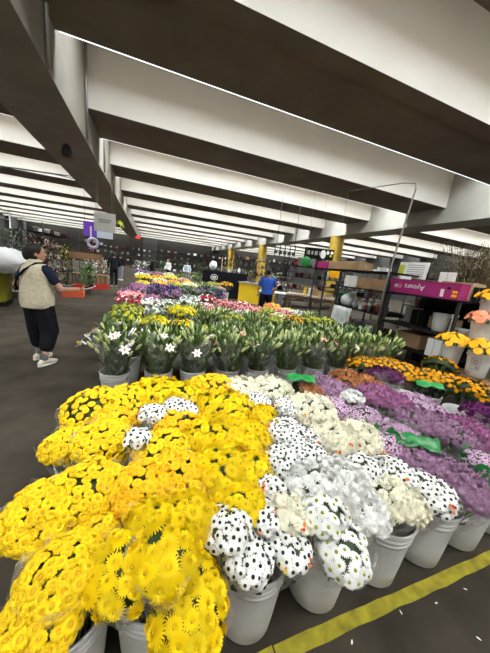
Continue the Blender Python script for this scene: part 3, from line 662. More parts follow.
def person(name_label, loc, rz, h, J, top, legs, hairf=True, shoe='shoe', vox=.008, sleeve_len=.6, sleevem=None, vest=None, group=None, bendy=0, longsl=False):
    root = thing('person', name_label, 'person', loc, rz, group); root.scale = (h/1.6,)*3
    b = MB()
    torso = [(0, .0, .80, .15, .105), (0, 0, .90, .165, .12), (0, 0, 1.0, .14, .10), (0, .0, 1.15, .155, .11), (0, 0, 1.27, .165, .10), (0, -.005, 1.33, .10, .07)]
    bx = J.get('bend', 0.0)
    def sh(p):   # bend the upper body forward about the hips
        x, y, z = p[:3]
        if z > .9 and bx: dz = z-.9; return (x, y+dz*math.sin(bx), .9+dz*math.cos(bx))
        return (x, y, z)
    loft(b, [(*sh(p), p[3], p[4]) for p in torso], 14)
    hd = Vector(sh((0, .015, 1.485))); ht = J.get('turn', 0)
    limb(b, [sh((0, -.005, 1.30)), sh((0, .0, 1.42))], [.055, .05])
    Rz = Matrix.Rotation(ht, 3, 'Z')
    b.ball(hd, (.072, .090, .105), 16, 12, 0, Rz); b.ball(hd+Rz @ Vector((0, .02, -.06)), (.055, .068, .055), 12, 8, 0, Rz)
    b.lathe([(.014, 0), (.010, .02), (.004, .036)], 8, hd+Rz @ Vector((0, .086, -.028)), 0, 1, 1, Rz @ Matrix.Rotation(-.35, 3, 'X'))
    b.ball(hd+Rz @ Vector((0, .092, -.024)), (.013, .016, .011), 8, 6, 0, Rz)
    for s in (-1, 1): b.ball(hd+Rz @ Vector((s*.074, -.005, -.012)), (.010, .02, .03), 8, 6, 0, Rz)
    for s, A in ((1, J['R']), (-1, J['L'])):
        S = sh((s*.165, 0, 1.29)); pts = [S, A[0], A[1]]
        limb(b, pts, [.050, .040, .028]); d = (Vector(A[1])-Vector(A[0])).normalized(); hand(b, A[1], A[2] if len(A) > 2 else d, A[3] if len(A) > 3 else (0, 0, 1), s)
    for s, A in ((1, J['LR']), (-1, J['LL'])):
        limb(b, [(s*.085, 0, .84), A[0], A[1]], [.085, .056, .036]); A1 = Vector(A[1]); limb(b, [A1, A1+Vector((0, .10, -.04))], [.036, .03])
    body = b.obj('body', M['skin'], root); fuse(body, vox, 3)
    for s in (-1, 1):
        e = MB().ball(hd+Rz @ Vector((s*.030, .080, .012)), (.011, .007, .006), 8, 6, 0, Rz).obj('eye', M['eye'], root)
    MB().ball(hd+Rz @ Vector((0, .080, -.062)), (.02, .010, .006), 8, 6, 0, Rz).obj('mouth', M['lip'], root)
    # hair
    hb = MB(); hb.ball(hd+Rz @ Vector((0, -.022, .022)), (.088, .096, .104), 16, 10, 0, Rz)
    if hairf: hb.ball(hd+Rz @ Vector((0, -.10, -.02)), (.06, .05, .085), 12, 8, 0, Rz); hb.ball(hd+Rz @ Vector((0, -.03, -.05)), (.082, .07, .06), 12, 8, 0, Rz)
    ho = hb.obj('hair', M['hair'], root); fuse(ho, .012, 2)
    # shirt with sleeves
    t = MB(); up = .025
    loft(t, [(*sh((0, 0, .86)), .185, .14), (*sh((0, 0, 1.0)), .165, .125), (*sh((0, 0, 1.15)), .175, .13), (*sh((0, 0, 1.27)), .18, .115), (*sh((0, -.005, 1.34)), .085, .075)], 14)
    for s, A in ((1, J['R']), (-1, J['L'])):
        S = Vector(sh((s*.165, 0, 1.285))); E = Vector(A[0]); W = Vector(A[1])
        limb(t, [S, S.lerp(E, .5), S.lerp(E, sleeve_len)] if not longsl else [S, E, E.lerp(W, .92)], [.066, .060, .057] if not longsl else [.066, .052, .04])
    so = t.obj('shirt', M[top], root); fuse(so, .012, 4)
    # trousers
    p = MB(); loft(p, [(0, 0, .79, .165, .125), (0, 0, .88, .178, .135), (0, 0, .97, .165, .125)], 14)
    for s, A in ((1, J['LR']), (-1, J['LL'])):
        K = Vector(A[0]); F = Vector(A[1]); limb(p, [(s*.088, 0, .82), K, K.lerp(F, .52 if vest else .84)], [.122, .112, .090] if vest else [.1, .076, .066])
    po = p.obj('trousers', M[legs], root); fuse(po, .012, 4)
    for s, A in ((1, J['LR']), (-1, J['LL'])):
        F = Vector(A[1]); K = Vector(A[0]); q = Matrix.Rotation(J.get('toe', 0)*s, 3, 'Z')
        if vest: MB().tube([K.lerp(F, .5), F+Vector((0, 0, .06)), F+Vector((0, 0, .0))], [.05, .046, .046], 12).obj('sock', M['sock'], root)
        f = MB(); f.tube([F+Vector((0, -.06, -.03)), F+Vector((0, 0, -.012)), F+Vector((0, .08, -.035)), F+Vector((0, .155, -.052))], [(.032, .03), (.045, .05), (.048, .036), (.030, .020)], 12)
        f.ball(F+Vector((0, -.055, -.04)), (.036, .036, .036), 10, 6); f.ball(F+Vector((0, .15, -.055)), (.036, .04, .022), 10, 6)
        fo = f.obj('shoe', M[shoe], root); fuse(fo, .008, 3)
        MB().lathe([(0, 0), (.046, 0), (.048, .012), (.046, .022), (0, .022)], 16, F+Vector((0, .045, -.084)), 0, 1.0, 2.9).obj('shoe_sole', M['sole'], fo)
    return root, sh, hd
J = {'R': ((.27, .10, 1.05), (.31, .33, 1.045), (.35, .9, .12), (-.35, .1, .9)), 'L': ((-.30, -.06, 1.06), (-.29, .16, .93), (.1, .9, -.3), (1, 0, 0)),
     'LR': ((.11, .05, .46), (.13, -.06, .088)), 'LL': ((-.11, .04, .47), (-.14, .08, .088)), 'turn': -.75}
wp = at(43, 363, 0)
root, sh, hd = person('woman in a cream fleece vest and black trousers walking in the aisle with a phone', (wp.x-.02, wp.y+.02, 0), -.62, 1.60, J, 'navycloth', 'blackcloth', vest=True, vox=.0062)
v = MB(); loft(v, [(0, -.01, .79, .20, .165), (0, -.01, .85, .215, .172), (0, -.01, .93, .215, .175), (0, -.01, 1.08, .20, .16), (0, -.01, 1.22, .20, .15), (0, -.01, 1.31, .175, .125), (0, -.01, 1.37, .085, .085), (0, -.005, 1.405, .075, .075)], 18)
vo = v.obj('vest', M['fleece'], root); fuse(vo, .011, 4)
st = MB(); cs = [(.10, .06, 1.372), (.085, -.07, 1.36), (.02, -.165, 1.27), (-.08, -.185, 1.17), (-.17, -.15, 1.06), (-.22, -.05, .97)]
st.tube(cs, .014, 6); st.obj('bag_strap', M['blackcloth'], root)
MB().box((-.215, .05, .93), (.06, .16, .12)).obj('waist_bag', M['blackcloth'], root)
ph = MB().box((0, 0, 0), (.075, .15, .010)).box((0, .0, .006), (.066, .135, .002), 1)
hw = root.matrix_basis @ Vector((.385, .44, 1.088))
o = ph.obj('phone', [M['phone'], M['dark']]); o.location = hw; o.rotation_euler = (.35, .3, -.95); tag(o, 'small white phone held in the hand of the woman in the fleece vest', 'phone')

Jm = {'R': ((.25, .02, 1.06), (.20, .18, .90)), 'L': ((-.25, .0, 1.06), (-.24, .10, .84)), 'LR': ((.10, .02, .46), (.10, -.02, .088)), 'LL': ((-.10, .02, .46), (-.10, -.02, .088)), 'turn': -.3}
bp = atY(266, 298, 7.4)
person('man in a royal blue shirt standing at the work table, seen from behind', (bp.x, 7.4, 0), -.35, 1.68, Jm, 'bluecloth', 'blackcloth', hairf=False, vox=.012, sleeve_len=.75)
Jb = {'R': ((.26, .62, 1.10), (.20, .82, .98)), 'L': ((-.25, .60, 1.10), (-.16, .84, .98)), 'LR': Jm['LR'], 'LL': Jm['LL'], 'bend': 1.0}
person('person in a navy top bending over the work table beside the man in blue', (5.4, 10.4, 0), 2.21, 1.62, Jb, 'navycloth', 'greycloth', hairf=False, vox=.014)
fp = at(114, 286, 0)
person('person in black clothes standing far along the aisle', (fp.x, fp.y, 0), .2, 1.70, Jm, 'blackcloth', 'blackcloth', vox=.016, longsl=True, shoe='blackcloth')
person('person in dark top and grey trousers beyond the one in black', (-1.72, 18.6, 0), -.4, 1.66, Jm, 'blackcloth', 'greycloth', vox=.016, longsl=True)
person('distant person in black beside the grey pier', (.2, 21, 0), 1.2, 1.68, Jm, 'blackcloth', 'blackcloth', vox=.018, longsl=True, shoe='blackcloth')
person('distant person in a white shirt among the far flowers', (1.35, 21.0, 0), 2.2, 1.68, Jm, 'whitecard', 'blackcloth', vox=.018, longsl=True)
person('distant person in pale blue among the far flowers', (2.6, 20.0, 0), 2.9, 1.66, Jm, 'signblue', 'greycloth', vox=.018, longsl=True)

# ------------------------------------------------------------------ generic things for the stalls
def carton(c, d, m, label, rz=0, grp='cardboard boxes on the stall shelves', tape=True, flap=False):
    root = thing('cardboard_box', label, 'box', (c[0], c[1], c[2]-d[2]/2), rz, grp)
    b = MB().box((0, 0, d[2]/2), d); bo = b.obj('box_body', M[m], root)
    bv = bo.modifiers.new('bevel', 'BEVEL'); bv.width = .006; bv.segments = 1
    if tape: MB().box((0, 0, d[2]+.001), (d[0]*.12 if d[0] < d[1] else d[0]*1.002, d[1]*1.002 if d[0] < d[1] else d[1]*.12, .004)).box((0, 0, d[2]/2), (d[0]*.1 if d[0] < d[1] else d[0]*1.004, d[1]*1.004 if d[0] < d[1] else d[1]*.1, d[2]*.5)).obj('tape', M['tape'], root)
    MB().box((0, 0, d[2]/2), (d[0]*1.003, .006, d[2]*.98)).obj('seam', M['wood'], root)
    return root
def rack(label, x, y, wx, wy, hs, top, group=None, m='iron', board='dark', name='shelving_unit'):
    root = thing(name, label, 'shelf', (x, y, 0), 0, group)
    for sx in (-1, 1):
        for sy in (-1, 1): MB().box((sx*(wx/2-.02), sy*(wy/2-.02), top/2), (.04, .04, top)).obj('post', M[m], root)
    for z in hs: MB().box((0, 0, z-.015), (wx, wy, .03)).obj('shelf_board', M[board], root)
    return root
def pot_mesh(col, kind):
    mb = MB()
    if kind == 0: mb.lathe([(0, 0), (.07, 0), (.10, .16), (.11, .165), (.11, .19), (.095, .19), (.085, .05), (0, .04)], 14)
    elif kind == 1: mb.lathe([(0, 0), (.05, 0), (.085, .08), (.07, .18), (.04, .24), (.055, .28), (.045, .28), (.03, .24), (0, .2)], 14)
    else: mb.lathe([(0, 0), (.09, 0), (.09, .02), (.1, .14), (.105, .15), (.09, .15), (.08, .03), (0, .02)], 14)
    return mb.mesh('pot', [M[col]])
POTS = [(c, k, pot_mesh(c, k)) for c in ('whitecard', 'wine', 'greypot', 'pot') for k in (0, 1, 2)]
PCN = {'whitecard': 'white', 'wine': 'wine red', 'greypot': 'grey', 'pot': 'terracotta'}; PKN = ['flower pot', 'slim vase', 'low bowl']
def pot(p, label, idx, grp, sc=1):
    c, k, me = POTS[idx]; o = link(('flower_pot', 'vase', 'bowl')[k], me, None, p); o.scale = (sc,)*3
    return tag(o, label % (PCN[c]+' '+PKN[k]), ('pot', 'vase', 'bowl')[k], grp)
def bush(p, label, r, h, cols, name='potted_plant', cat='plant', grp=None, blades=70, spread=1.0, wid=.03, seed=1, potm='greypot', ln=.25):
    rnd = random.Random(seed); root = thing(name, label, cat, p, 0, grp)
    MB().lathe([(0, 0), (.10, 0), (.14, .2), (.15, .2), (.15, .23), (.13, .23), (.12, .05), (0, .05)], 14).obj('pot', M[potm], root)
    mb = MB()
    for k in range(blades):
        an = rnd.uniform(0, 2*PI); q = r*math.sqrt(rnd.random())*.75; z = .2+(h-.2)*rnd.random()**.7
        mb.blade((q*math.cos(an), q*math.sin(an), z), (math.cos(an)*spread, math.sin(an)*spread, rnd.uniform(.2, 1.4)), ln*rnd.uniform(.6, 1.2), wid*rnd.uniform(.7, 1.3), rnd.uniform(.1, .6), rnd.randrange(len(cols)), 3)
    for k in range(6): an = k; mb.tube([(0, 0, .05), (r*.3*math.cos(an), r*.3*math.sin(an), h*.5), (r*.6*math.cos(an), r*.6*math.sin(an), h*.9)], .007, 4, 0)
    mb.obj('foliage', [M[c] for c in cols], root)
    return root

# ------------------------------------------------------------------ right-hand stall: racks beside the lilies
rack('dark shelving unit carrying the magenta box, right of the lilies', 4.95, 3.28, 1.05, 1.32, (.50, .90, 1.47), 1.47)
rack('dark shelving unit carrying the brown box, beyond the magenta box', 4.95, 4.72, 1.05, 1.5, (.55, .98, 1.45, 1.84), 1.84)
xs_ = thing('wall_shelf', 'long high shelf board carrying the long brown box', 'shelf', (4.72, 6.1, 0))
MB().box((0, 0, 1.825), (.5, 1.24, .03)).obj('board', M['dark'], xs_)
for sx in (-.2, .2): MB().box((sx, .58, .92), (.035, .035, 1.82)).obj('post', M['iron'], xs_)
MB_ = MB().box((5.50, 3.25, .75), (.03, 1.36, 1.42)); tag(MB_.obj('backing_board', M['dark']), 'black backing board behind the shelves under the magenta box', 'board')
mroot = thing('flower_box', 'long magenta flower box with white print on the shelf right of the lilies', 'box', (4.54, 3.30, 1.47))
bo = MB().box((0, 0, .125), (.22, 1.26, .25)).obj('box_body', M['magbox'], mroot); bv = bo.modifiers.new('bevel', 'BEVEL'); bv.width = .006
MB().box((0, 0, .253), (.23, 1.27, .006)).obj('lid_edge', M['magbox'], mroot)
pr = MB()
pr.lathe([(.028, 0), (.035, .0)], 14, (-.1125, .50, .13), 0, 1, 1, Matrix.Rotation(-PI/2, 3, 'Y')).lathe([(.028, 0), (.035, .0)], 14, (-.1125, .42, .13), 0, 1, 1, Matrix.Rotation(-PI/2, 3, 'Y'))
pr.lathe([(0, 0), (.016, .0)], 14, (-.1125, .50, .13), 0, 1, 1, Matrix.Rotation(-PI/2, 3, 'Y'))
pr.box((-.1125, -.37, .09), (.003, .055, .12), 0).box((-.1125, -.46, .17), (.003, .05, .035), 1).box((-.1125, -.56, .12), (.003, .08, .035), 2).box((-.1125, -.56, .06), (.003, .08, .04), 2)
pr.obj('print', [M['paper'], M['dark'], M['gold']], mroot)
tc = bpy.data.curves.new('lettering', 'FONT'); tc.body = 'Ayoura'; tc.size = .13; tc.align_x = 'CENTER'; tc.align_y = 'CENTER'; tc.extrude = .001
to = bpy.data.objects.new('lettering', tc); COL.objects.link(to); to.parent = mroot; to.location = (-.1135, .13, .13); tc.materials.append(M['paper'])
# text reads upside down, on the face that looks towards -X
dg = bpy.context.evaluated_depsgraph_get(); me = bpy.data.meshes.new_from_object(to.evaluated_get(dg)); bpy.data.objects.remove(to)
to = link('lettering', me, mroot, (-.1135, .13, .13))
to.rotation_euler = Matrix(((0, 0, -1), (1, 0, 0), (0, -1, 0))).to_euler() if False else Matrix(((0, 0, -1), (1, 0, 0), (0, -1, 0))).to_3x3().to_euler()
carton((4.68, 4.42, 1.45+.115), (.45, .88, .23), 'card', 'brown cardboard box left of the magenta box on the same shelf level')
carton((4.7, 5.12, 1.45+.13), (.42, .40, .26), 'whitecard', 'white box beside the brown box on the shelf', 0, tape=False)
carton((4.72, 5.52, 1.84+.10), (.42, 1.12, .20), 'card', 'long brown box on the highest shelf before the yellow column')
carton((4.72, 6.35, 1.84+.09), (.42, .50, .18), 'magbox', 'short magenta box at the far end of the highest shelf', tape=False)
for i, (x, y, d, m, lab) in enumerate(((5.2, 3.75, (.35, .4, .28), 'card', 'rough brown box behind the magenta box, nearest the pole'), (5.25, 3.15, (.4, .5, .30), 'card2', 'open brown box with stickers behind the middle of the magenta box'), (5.2, 2.8, (.25, .16, .24), 'dark', 'small black box behind the near end of the magenta box'))):
    carton((x, y, 1.47+d[2]/2), d, m, lab, .05*i)
for i, (y, z, s) in enumerate(((4.05, 1.68, .24), (4.3, 1.68, .2), (4.62, 1.68, .24), (4.86, 1.68, .18), (4.5, 1.90, .2))):
    carton((4.8, y, z+.06 if i < 4 else z-.08+.06), (.3, s, .11), 'whitecard', 'small white carton on the brown box, %s from the magenta box' % ORD[i], .1*i, 'white cartons on the brown box', tape=False)
cw = MB(); cw.box((0, 0, 0), (.012, .62, .34), 0).box((-.008, .24, -.02), (.004, .12, .26), 1)
for k in range(6): cw.box((-.008, -.06, .11-.045*k), (.003, .36, .012), 2)
o = cw.obj('display_card', [M['paper'], M['lime'], M['greypot']]); o.location = (5.2, 4.15, 1.84+.1); o.rotation_euler = (0, .1, .1); tag(o, 'white and green printed card standing behind the small white cartons', 'sign')
carton((5.25, 3.45, 1.47+.24), (.02, .3, .46), 'paper', 'plain white sheet standing behind the magenta box', tape=False)
# pole with hooked top
ph1 = at(404, 183, 3.44); ph2 = at(350, 191, 3.42)
pp = [(4.36, 3.99, 0), (4.38, 3.99, 1.75), (4.4, 3.83, 3.30), (4.39, 3.85, 3.40), ph1, ph1.lerp(ph2, .5), ph2]
tag(MB().tube(pp, [.018, .018, .015, .012, .009, .008, .008], 8).obj('metal_pole', M['steel']), 'thin metal pole with a bent top rising left of the magenta box', 'pole')
# lower shelves: buckets and clutter
bucket(4.72, 3.02, 'white bucket on the dark shelf under the magenta box', .90, sc=.85)
def vase_tall(p, lab):
    o = MB().lathe([(0, 0), (.06, 0), (.045, .03), (.03, .1), (.03, .26), (.05, .30), (.055, .34), (.035, .34), (.02, .1), (0, .08)], 14).obj('column_vase', M['whitecard'], None, p); tag(o, lab, 'vase')
vase_tall((4.62, 2.76, .90), 'slim white column vase beside the bucket under the magenta box')
carton((4.75, 2.66, .97), (.3, .26, .12), 'greypot', 'grey low box under the near end of the magenta box', tape=False)
for i in range(5):
    pot((4.6+U(-.04, .1), 4.1+.2*i, .98), '%s on middle shelf under brown boxes, '+ORD[i]+' from pole', random.choice((0, 2, 4, 6, 7, 9)), 'pots on the middle shelf', .8)
for i in range(5):
    pot((4.62+U(-.04, .1), 4.15+.22*i, .55), '%s on the lowest shelf under brown boxes, '+ORD[i]+' from pole', random.choice((0, 2, 6, 8, 10)), 'pots on the lowest shelf', .8)
o = MB().ball((0, 0, .14), (.2, .17, .16), 18, 10).obj('film_bundle', M['sackwhite'], None, (4.66, 5.24, .98)); tx = bpy.data.textures.new('crumple', 'CLOUDS'); tx.noise_scale = .12
dm = o.modifiers.new('crumple', 'DISPLACE'); dm.texture = tx; dm.strength = .09; tag(o, 'bundle of white wrapping film on the shelf past the brown boxes', 'wrap')
def bottle(p, m, lab, sc=1):
    o = MB().lathe([(0, 0), (.04, 0), (.042, .13), (.03, .17), (.014, .19), (.014, .225), (.02, .225), (.02, .25), (0, .25)], 12).obj('bottle', M[m], None, p); o.scale = (sc,)*3; tag(o, lab, 'bottle', 'bottles under the brown boxes')
for i in range(8):
    bottle((4.50+(.09 if i % 2 else 0), 4.03+.075*i, .98), ('dark', 'whitecard', 'wine', 'card2')[i % 4], '%s bottle at the front of the middle shelf, %s from pole' % (('black', 'white', 'wine red', 'tan')[i % 4], ORD[i]), .8)
for i, (y, d, m) in enumerate(((3.15, (.3, .4, .22), 'card'), (3.55, (.35, .3, .28), 'dark'), (3.78, (.25, .2, .3), 'greypot'))):
    carton((5.05, y, .90+d[2]/2), d, m, '%s box deep on the shelf under the magenta box, %s from the near end' % (('brown', 'black', 'grey')[i], ORD[i]), 0, tape=False)
for i, (y, d, m) in enumerate(((3.45, (.4, .5, .26), 'card'), (3.2, (.3, .2, .2), 'dark'))):
    carton((4.8+.3*i, y, .50+d[2]/2), d, m, '%s box on the bottom shelf under the magenta box' % ('brown', 'black')[i], 0, tape=False)
sh_ = MB(); vs, fs = [], []
for i in range(13):
    for j in range(9): vs.append((.02*math.sin(i*1.9)+.015*math.cos(j*1.3+i), (i/12-.5)*.62, .96-.115*j*(1+.05*math.sin(i*2))))
for i in range(12):
    for j in range(8): fs.append((i*9+j, (i+1)*9+j, (i+1)*9+j+1, i*9+j+1))
o = sh_.add(vs, fs).obj('draped_sheet', M['sackwhite'], None, (4.40, 5.12, 0)); sd = o.modifiers.new('thick', 'SOLIDIFY'); sd.thickness = .004; tag(o, 'crumpled white film sheet hanging from the shelf beside the work table', 'sheet')
# stepped stand with buckets of gerberas at the right edge
sroot = thing('stepped_stand', 'dark stepped display stand with buckets at the right edge', 'stand', (4.5, 2.15, 0))
for (x, z) in ((-.40, .53), (.0, .88), (.40, 1.20)):
    MB().box((x, 0, z-.02), (.40, .92, .04)).obj('step', M['wood'], sroot)
for sy in (-.38, .38):
    MB().box((.56, sy, .59), (.05, .05, 1.18)).obj('post', M['iron'], sroot); MB().box((-.55, sy, .25), (.05, .05, .49)).obj('post', M['iron'], sroot)
    MB().box((.0, sy, .42), (.05, .05, .84)).obj('post', M['iron'], sroot)
def gerbera(key, col):
    def fn(mb):
        for nn, r, z in ((16, 1.0, .1), (14, .8, .16)):
            for k in range(nn): petal(mb, 2*PI*k/nn+r, .15, r, .36, .05, z)
        mb.ball((0, 0, .12), (.26, .26, .1), 10, 4, 1)
    mk(key, fn, [col, 'buttoneye'])
gerbera('gerb_y', 'gold'); gerbera('gerb_c', 'coral')
def gerb_bunch(x, y, z, key, label, n=26):
    root = thing('gerbera_bunch', label, 'flowers', (x, y, z+.03), 0, 'gerbera bunches on the stepped stand')
    mb = MB()
    for k in range(n):
        an = 2.39996*k; r = .225*math.sqrt((k+.5)/n); p = Vector((r*math.cos(an), r*math.sin(an), .46-2.2*r*r+U(-.02, .02)))
        mb.tube([(r*.25*math.cos(an), r*.25*math.sin(an), .02), (r*.5*math.cos(an), r*.5*math.sin(an), .3), p], .004, 5)
        o = link('blossom', HEAD[key], root, p); o.rotation_mode = 'QUATERNION'; o.rotation_quaternion = quat_to(Vector((math.cos(an)*r*7, math.sin(an)*r*7, 1)).normalized(), U(0, 6)); s = U(.046, .056); o.scale = (s, s, s)
    mb.obj('stems', M['stem'], root)
for (x, y, z, key, a, b) in ((4.12, 2.38, .53, 'gerb_y', 'yellow gerberas in the farther bucket on the lowest step', 'plain white bucket on the lowest step, farther one'), (4.10, 2.02, .53, 'gerb_y', 'yellow gerberas in the bucket with a printed square on the lowest step', 'white bucket with a grey printed square on the lowest step'),
                       (4.44, 2.27, .88, 'gerb_c', 'coral pink gerberas in the bucket on the middle step', 'cream white bucket of coral gerberas on the middle step'), (4.88, 2.47, 1.20, 'gerb_y', 'yellow gerberas in the bucket on the top step', 'white bucket on the top step of the stand')):
    bucket(x, y, b, z, sc=.9); gerb_bunch(x, y, z, key, a)
pq = MB()
for dz, wd in ((.08, .09), (-.07, .09)): pq.box((0, 0, dz), (.002, wd, .004))
for dy in (-.045, .045): pq.box((0, dy, 0), (.002, .004, .15))
for k in range(4): pq.box((0, 0, .05-.018*k), (.002, .06, .005))
pq.box((0, -.02, -.045), (.002, .022, .022))
o = pq.obj('printed_label', M['print']); o.location = (3.958, 1.975, .72); o.rotation_euler = (0, -.07, .32); tag(o, 'grey printed square on the nearer white bucket of yellow gerberas', 'label')
carton((4.55, 2.85, .50+.15), (.2, .24, .3), 'whitecard', 'pale tub behind the farther gerbera bucket', tape=False)
# dried branches
rt_ = thing('dried_branches', 'large bundle of dry brown branches standing behind the magenta box', 'branches', (6.15, 3.55, 0))
MB().lathe([(0, 0), (.2, 0), (.26, .55), (.27, .56), (.25, .56), (.2, .1), (0, .1)], 18).obj('tub', M['greypot'], rt_)
mb = MB(); rnd = random.Random(3)
for k in range(330):
    an = rnd.uniform(0, 2*PI); r = rnd.uniform(.1, .85); h = rnd.uniform(1.7, 2.6); c, s = math.cos(an), math.sin(an)
    mb.tube([(.1*c, .1*s, .1), (r*.4*c, r*.4*s, h*.6), (r*c, r*s, h)], [.008, .007, .004], 4)
    for j in range(6):
        t = rnd.uniform(.6, 1); a2 = rnd.uniform(0, 2*PI); mb.blade((r*t*c, r*t*s, h*(.2+.8*t)), (math.cos(a2), math.sin(a2), rnd.uniform(-.2, .8)), rnd.uniform(.1, .22), .028, .5, 0, 3)
mb.obj('twigs', M['drygrass'], rt_)

# ------------------------------------------------------------------ work table, yellow counter, black stand
pa, pb = Vector((4.62, 8.40, 0)), Vector((5.98, 7.32, 0)); dv = (pb-pa).normalized(); nv = Vector((-dv.y, dv.x, 0)); ctr = (pa+pb)/2+nv*.42; rzt = math.atan2(dv.y, dv.x); lt = (pb-pa).length
troot = thing('work_table', 'long pale wooden work table behind the lilies', 'table', ctr, rzt)
MB().box((0, 0, .89), (lt, .84, .05)).obj('table_top', M['palewood'], troot)
for sx in (-1, 0, 1):
    for sy in (-1, 1): MB().box((sx*(lt/2-.08), sy*.36, .435), (.08, .07, .87)).obj('leg', M['wood'], troot)
MB().box((0, -.36, .80), (lt-.1, .04, .1)).obj('rail', M['wood'], troot)
t2 = thing('side_table', 'lower white-topped table in front of the man in blue', 'table', (4.75, 9.6, 0), -.3)
MB().box((0, 0, .80), (1.2, .6, .04)).obj('table_top', M['whitecard'], t2)
for sx in (-1, 1):
    for sy in (-1, 1): MB().box((sx*.54, sy*.26, .39), (.04, .04, .78)).obj('leg', M['iron'], t2)
c1, c2 = atY(238, 284, 10.6), atY(268, 290, 9.6)
yr = thing('counter', 'yellow counter with a grey top behind the man in blue', 'counter', (4.95, 11.75, 0), math.atan2(c2.y-c1.y, c2.x-c1.x))
MB().box((0, 0, .46), (1.75, .7, .92)).obj('front_panel', M['deskyellow'], yr); MB().box((0, 0, .95), (1.85, .8, .05)).obj('counter_top', M['greypot'], yr)
MB().box((.35, -.352, .46), (.012, .012, .9)).obj('seam', M['wood'], yr)
carton((5.2, 11.5, .975+.12), (.3, .25, .24), 'whitecard', 'white box on top of the yellow counter', tape=False)
br = thing('black_stand', 'black draped stand with a round white emblem left of the yellow counter', 'stand', (3.75, 13.6, 0), -.25)
MB().box((0, 0, .66), (2.3, .9, 1.32)).obj('drape', M['blackcloth'], br)
em = MB(); mxe = Matrix.Rotation(PI/2, 3, 'X')
em.lathe([(.19, 0), (.23, 0)], 24, (-.55, -.456, 1.0), 0, .8, .65, mxe).lathe([(.05, 0), (.12, 0)], 20, (-.55, -.456, 1.0), 0, .8, .6, mxe)
for k in range(3): em.tube([(-.8+.14*k, -.456, .60), (-.6+.14*k, -.456, .54), (-.45+.14*k, -.456, .60)], .01, 4)
em.obj('emblem', M['paper'], br)
o = MB().ball((0, 0, .25), (.2, .18, .24), 14, 10).obj('wrapped_bouquet', M['sackwhite'], None, (3.1, 13.75, 1.32)); dm = o.modifiers.new('crumple', 'DISPLACE'); dm.texture = tx; dm.strength = .12
tag(o, 'pale film-wrapped bouquet on the black stand above the emblem', 'bouquet')
o = MB().box((0, 0, .35), (.05, .04, .7)).box((0, -.022, .6), (.06, .006, .14), 1).obj('post_sign', [M['greypot'], M['coral']], None, (3.5, 13.5, 1.32)); tag(o, 'thin grey post with a pink tag on the black stand', 'post')
for i in range(5): pot((3.7+.24*i, 13.55-.06*i, 1.32), '%s on the black stand, '+ORD[i]+' from the post', (0, 2, 0, 1, 6)[i], 'pots on the black stand')
bush((4.6, 15.4, 0), 'brown dried bouquet heap behind the black stand', .7, 2.2, ['drygrass', 'wood'], blades=160, seed=5, ln=.3)
bush((6.3, 14.9, 0), 'tan dried grass bundle behind the yellow counter', .6, 2.35, ['drygrass', 'card2'], blades=150, seed=6, ln=.35)
bush((6.3, 12.9, 0), 'leafy plant with white flowers behind the yellow counter', .5, 1.6, ['sage', 'white', 'lilyleaf'], blades=120, seed=7, ln=.2, wid=.05)
# things on and around the work table
o = MB().lathe([(0, 0), (.2, 0), (.25, .75), (.27, .76), (.27, .80), (.24, .8), (.2, .1), (0, .1)], 20).obj('waste_bin', M['greenbin'], None, (6.75, 7.75, 0)); tag(o, 'dark green round bin at the end of the work table', 'bin'); o.scale = (1.1, 1.1, 1.45)
for i, (t, m, d, lab) in enumerate(((.35, 'deskyellow', (.09, .09, .26), 'yellow canister on the work table, nearest the far end'), (.45, 'whitecard', (.09, .09, .25), 'white canister on the work table between the yellow and the brown'), (.56, 'card', (.2, .12, .24), 'brown carton on the work table beside the canisters'))):
    p = pa+dv*lt*t+nv*.5; carton((p.x, p.y, .915+d[2]/2), d, m, lab, rzt, 'things on the work table', tape=False)
carton((6.2, 7.55, .915+.13) if False else (5.75, 7.85, .915+.1), (.25, .2, .2), 'card2', 'pale brown carton at the near end of the work table', rzt, tape=False)

# ------------------------------------------------------------------ racks of goods further back on the right
def goods(rname, x, y, wx, wy, hs, group, seed, along='y', n=7, mix=(0, 1, 2, 3, 4, 5, 6, 7, 8)):
    rnd = random.Random(seed); rack(rname, x, y, wx, wy, hs, hs[-1]+.35 if len(hs) > 2 else hs[-1])
    LV = ['lowest', 'second', 'third', 'fourth', 'fifth']; short = rname.split(',')[0]
    for li, z in enumerate(hs):
        for k in range(n):
            t = (k+.5)/n-.5; px = x+(t*wx*.94 if along == 'x' else rnd.uniform(-.1, .1)); py = y+(t*wy*.94 if along == 'y' else rnd.uniform(-.1, .1))
            lab = '%s shelf of %s, %s from left' % (LV[li], short, ORD[k])
            if rnd.random() < .3:
                s = rnd.uniform(.14, .26); m = rnd.choice(('card', 'whitecard', 'card2', 'greypot', 'dark'))
                carton((px, py, z+s*.4), (s, s*.9, s*.8), m, '%s box on the %s' % ({'card': 'brown', 'whitecard': 'white', 'card2': 'tan', 'greypot': 'grey', 'dark': 'black'}[m], lab), 0, group, tape=False)
            else: pot((px, py, z), '%s on the '+lab, rnd.choice(mix), group, rnd.uniform(.8, 1.15))
goods('wine pot rack, behind the work table', 7.6, 11.2, 3.2, .6, (.4, .95, 1.5, 2.0), 'goods on the rack behind the work table', 11, 'x', 9, (3, 4, 5, 3, 4, 1))
goods('green bin rack, right of the work table', 8.2, 8.6, 2.2, .6, (.5, 1.0, 1.5, 2.0), 'goods on the rack behind the green bin', 12, 'x', 7)
goods('branch rack, at the right', 8.6, 5.0, .6, 3.4, (.5, 1.0, 1.5, 1.95), 'goods on the rack behind the branches', 13, 'y', 9)
goods('first column rack, far right', 11.2, 12.6, 4.2, .6, (.5, 1.1, 1.7, 2.2), 'goods on the rack before the yellow column', 14, 'x', 9)
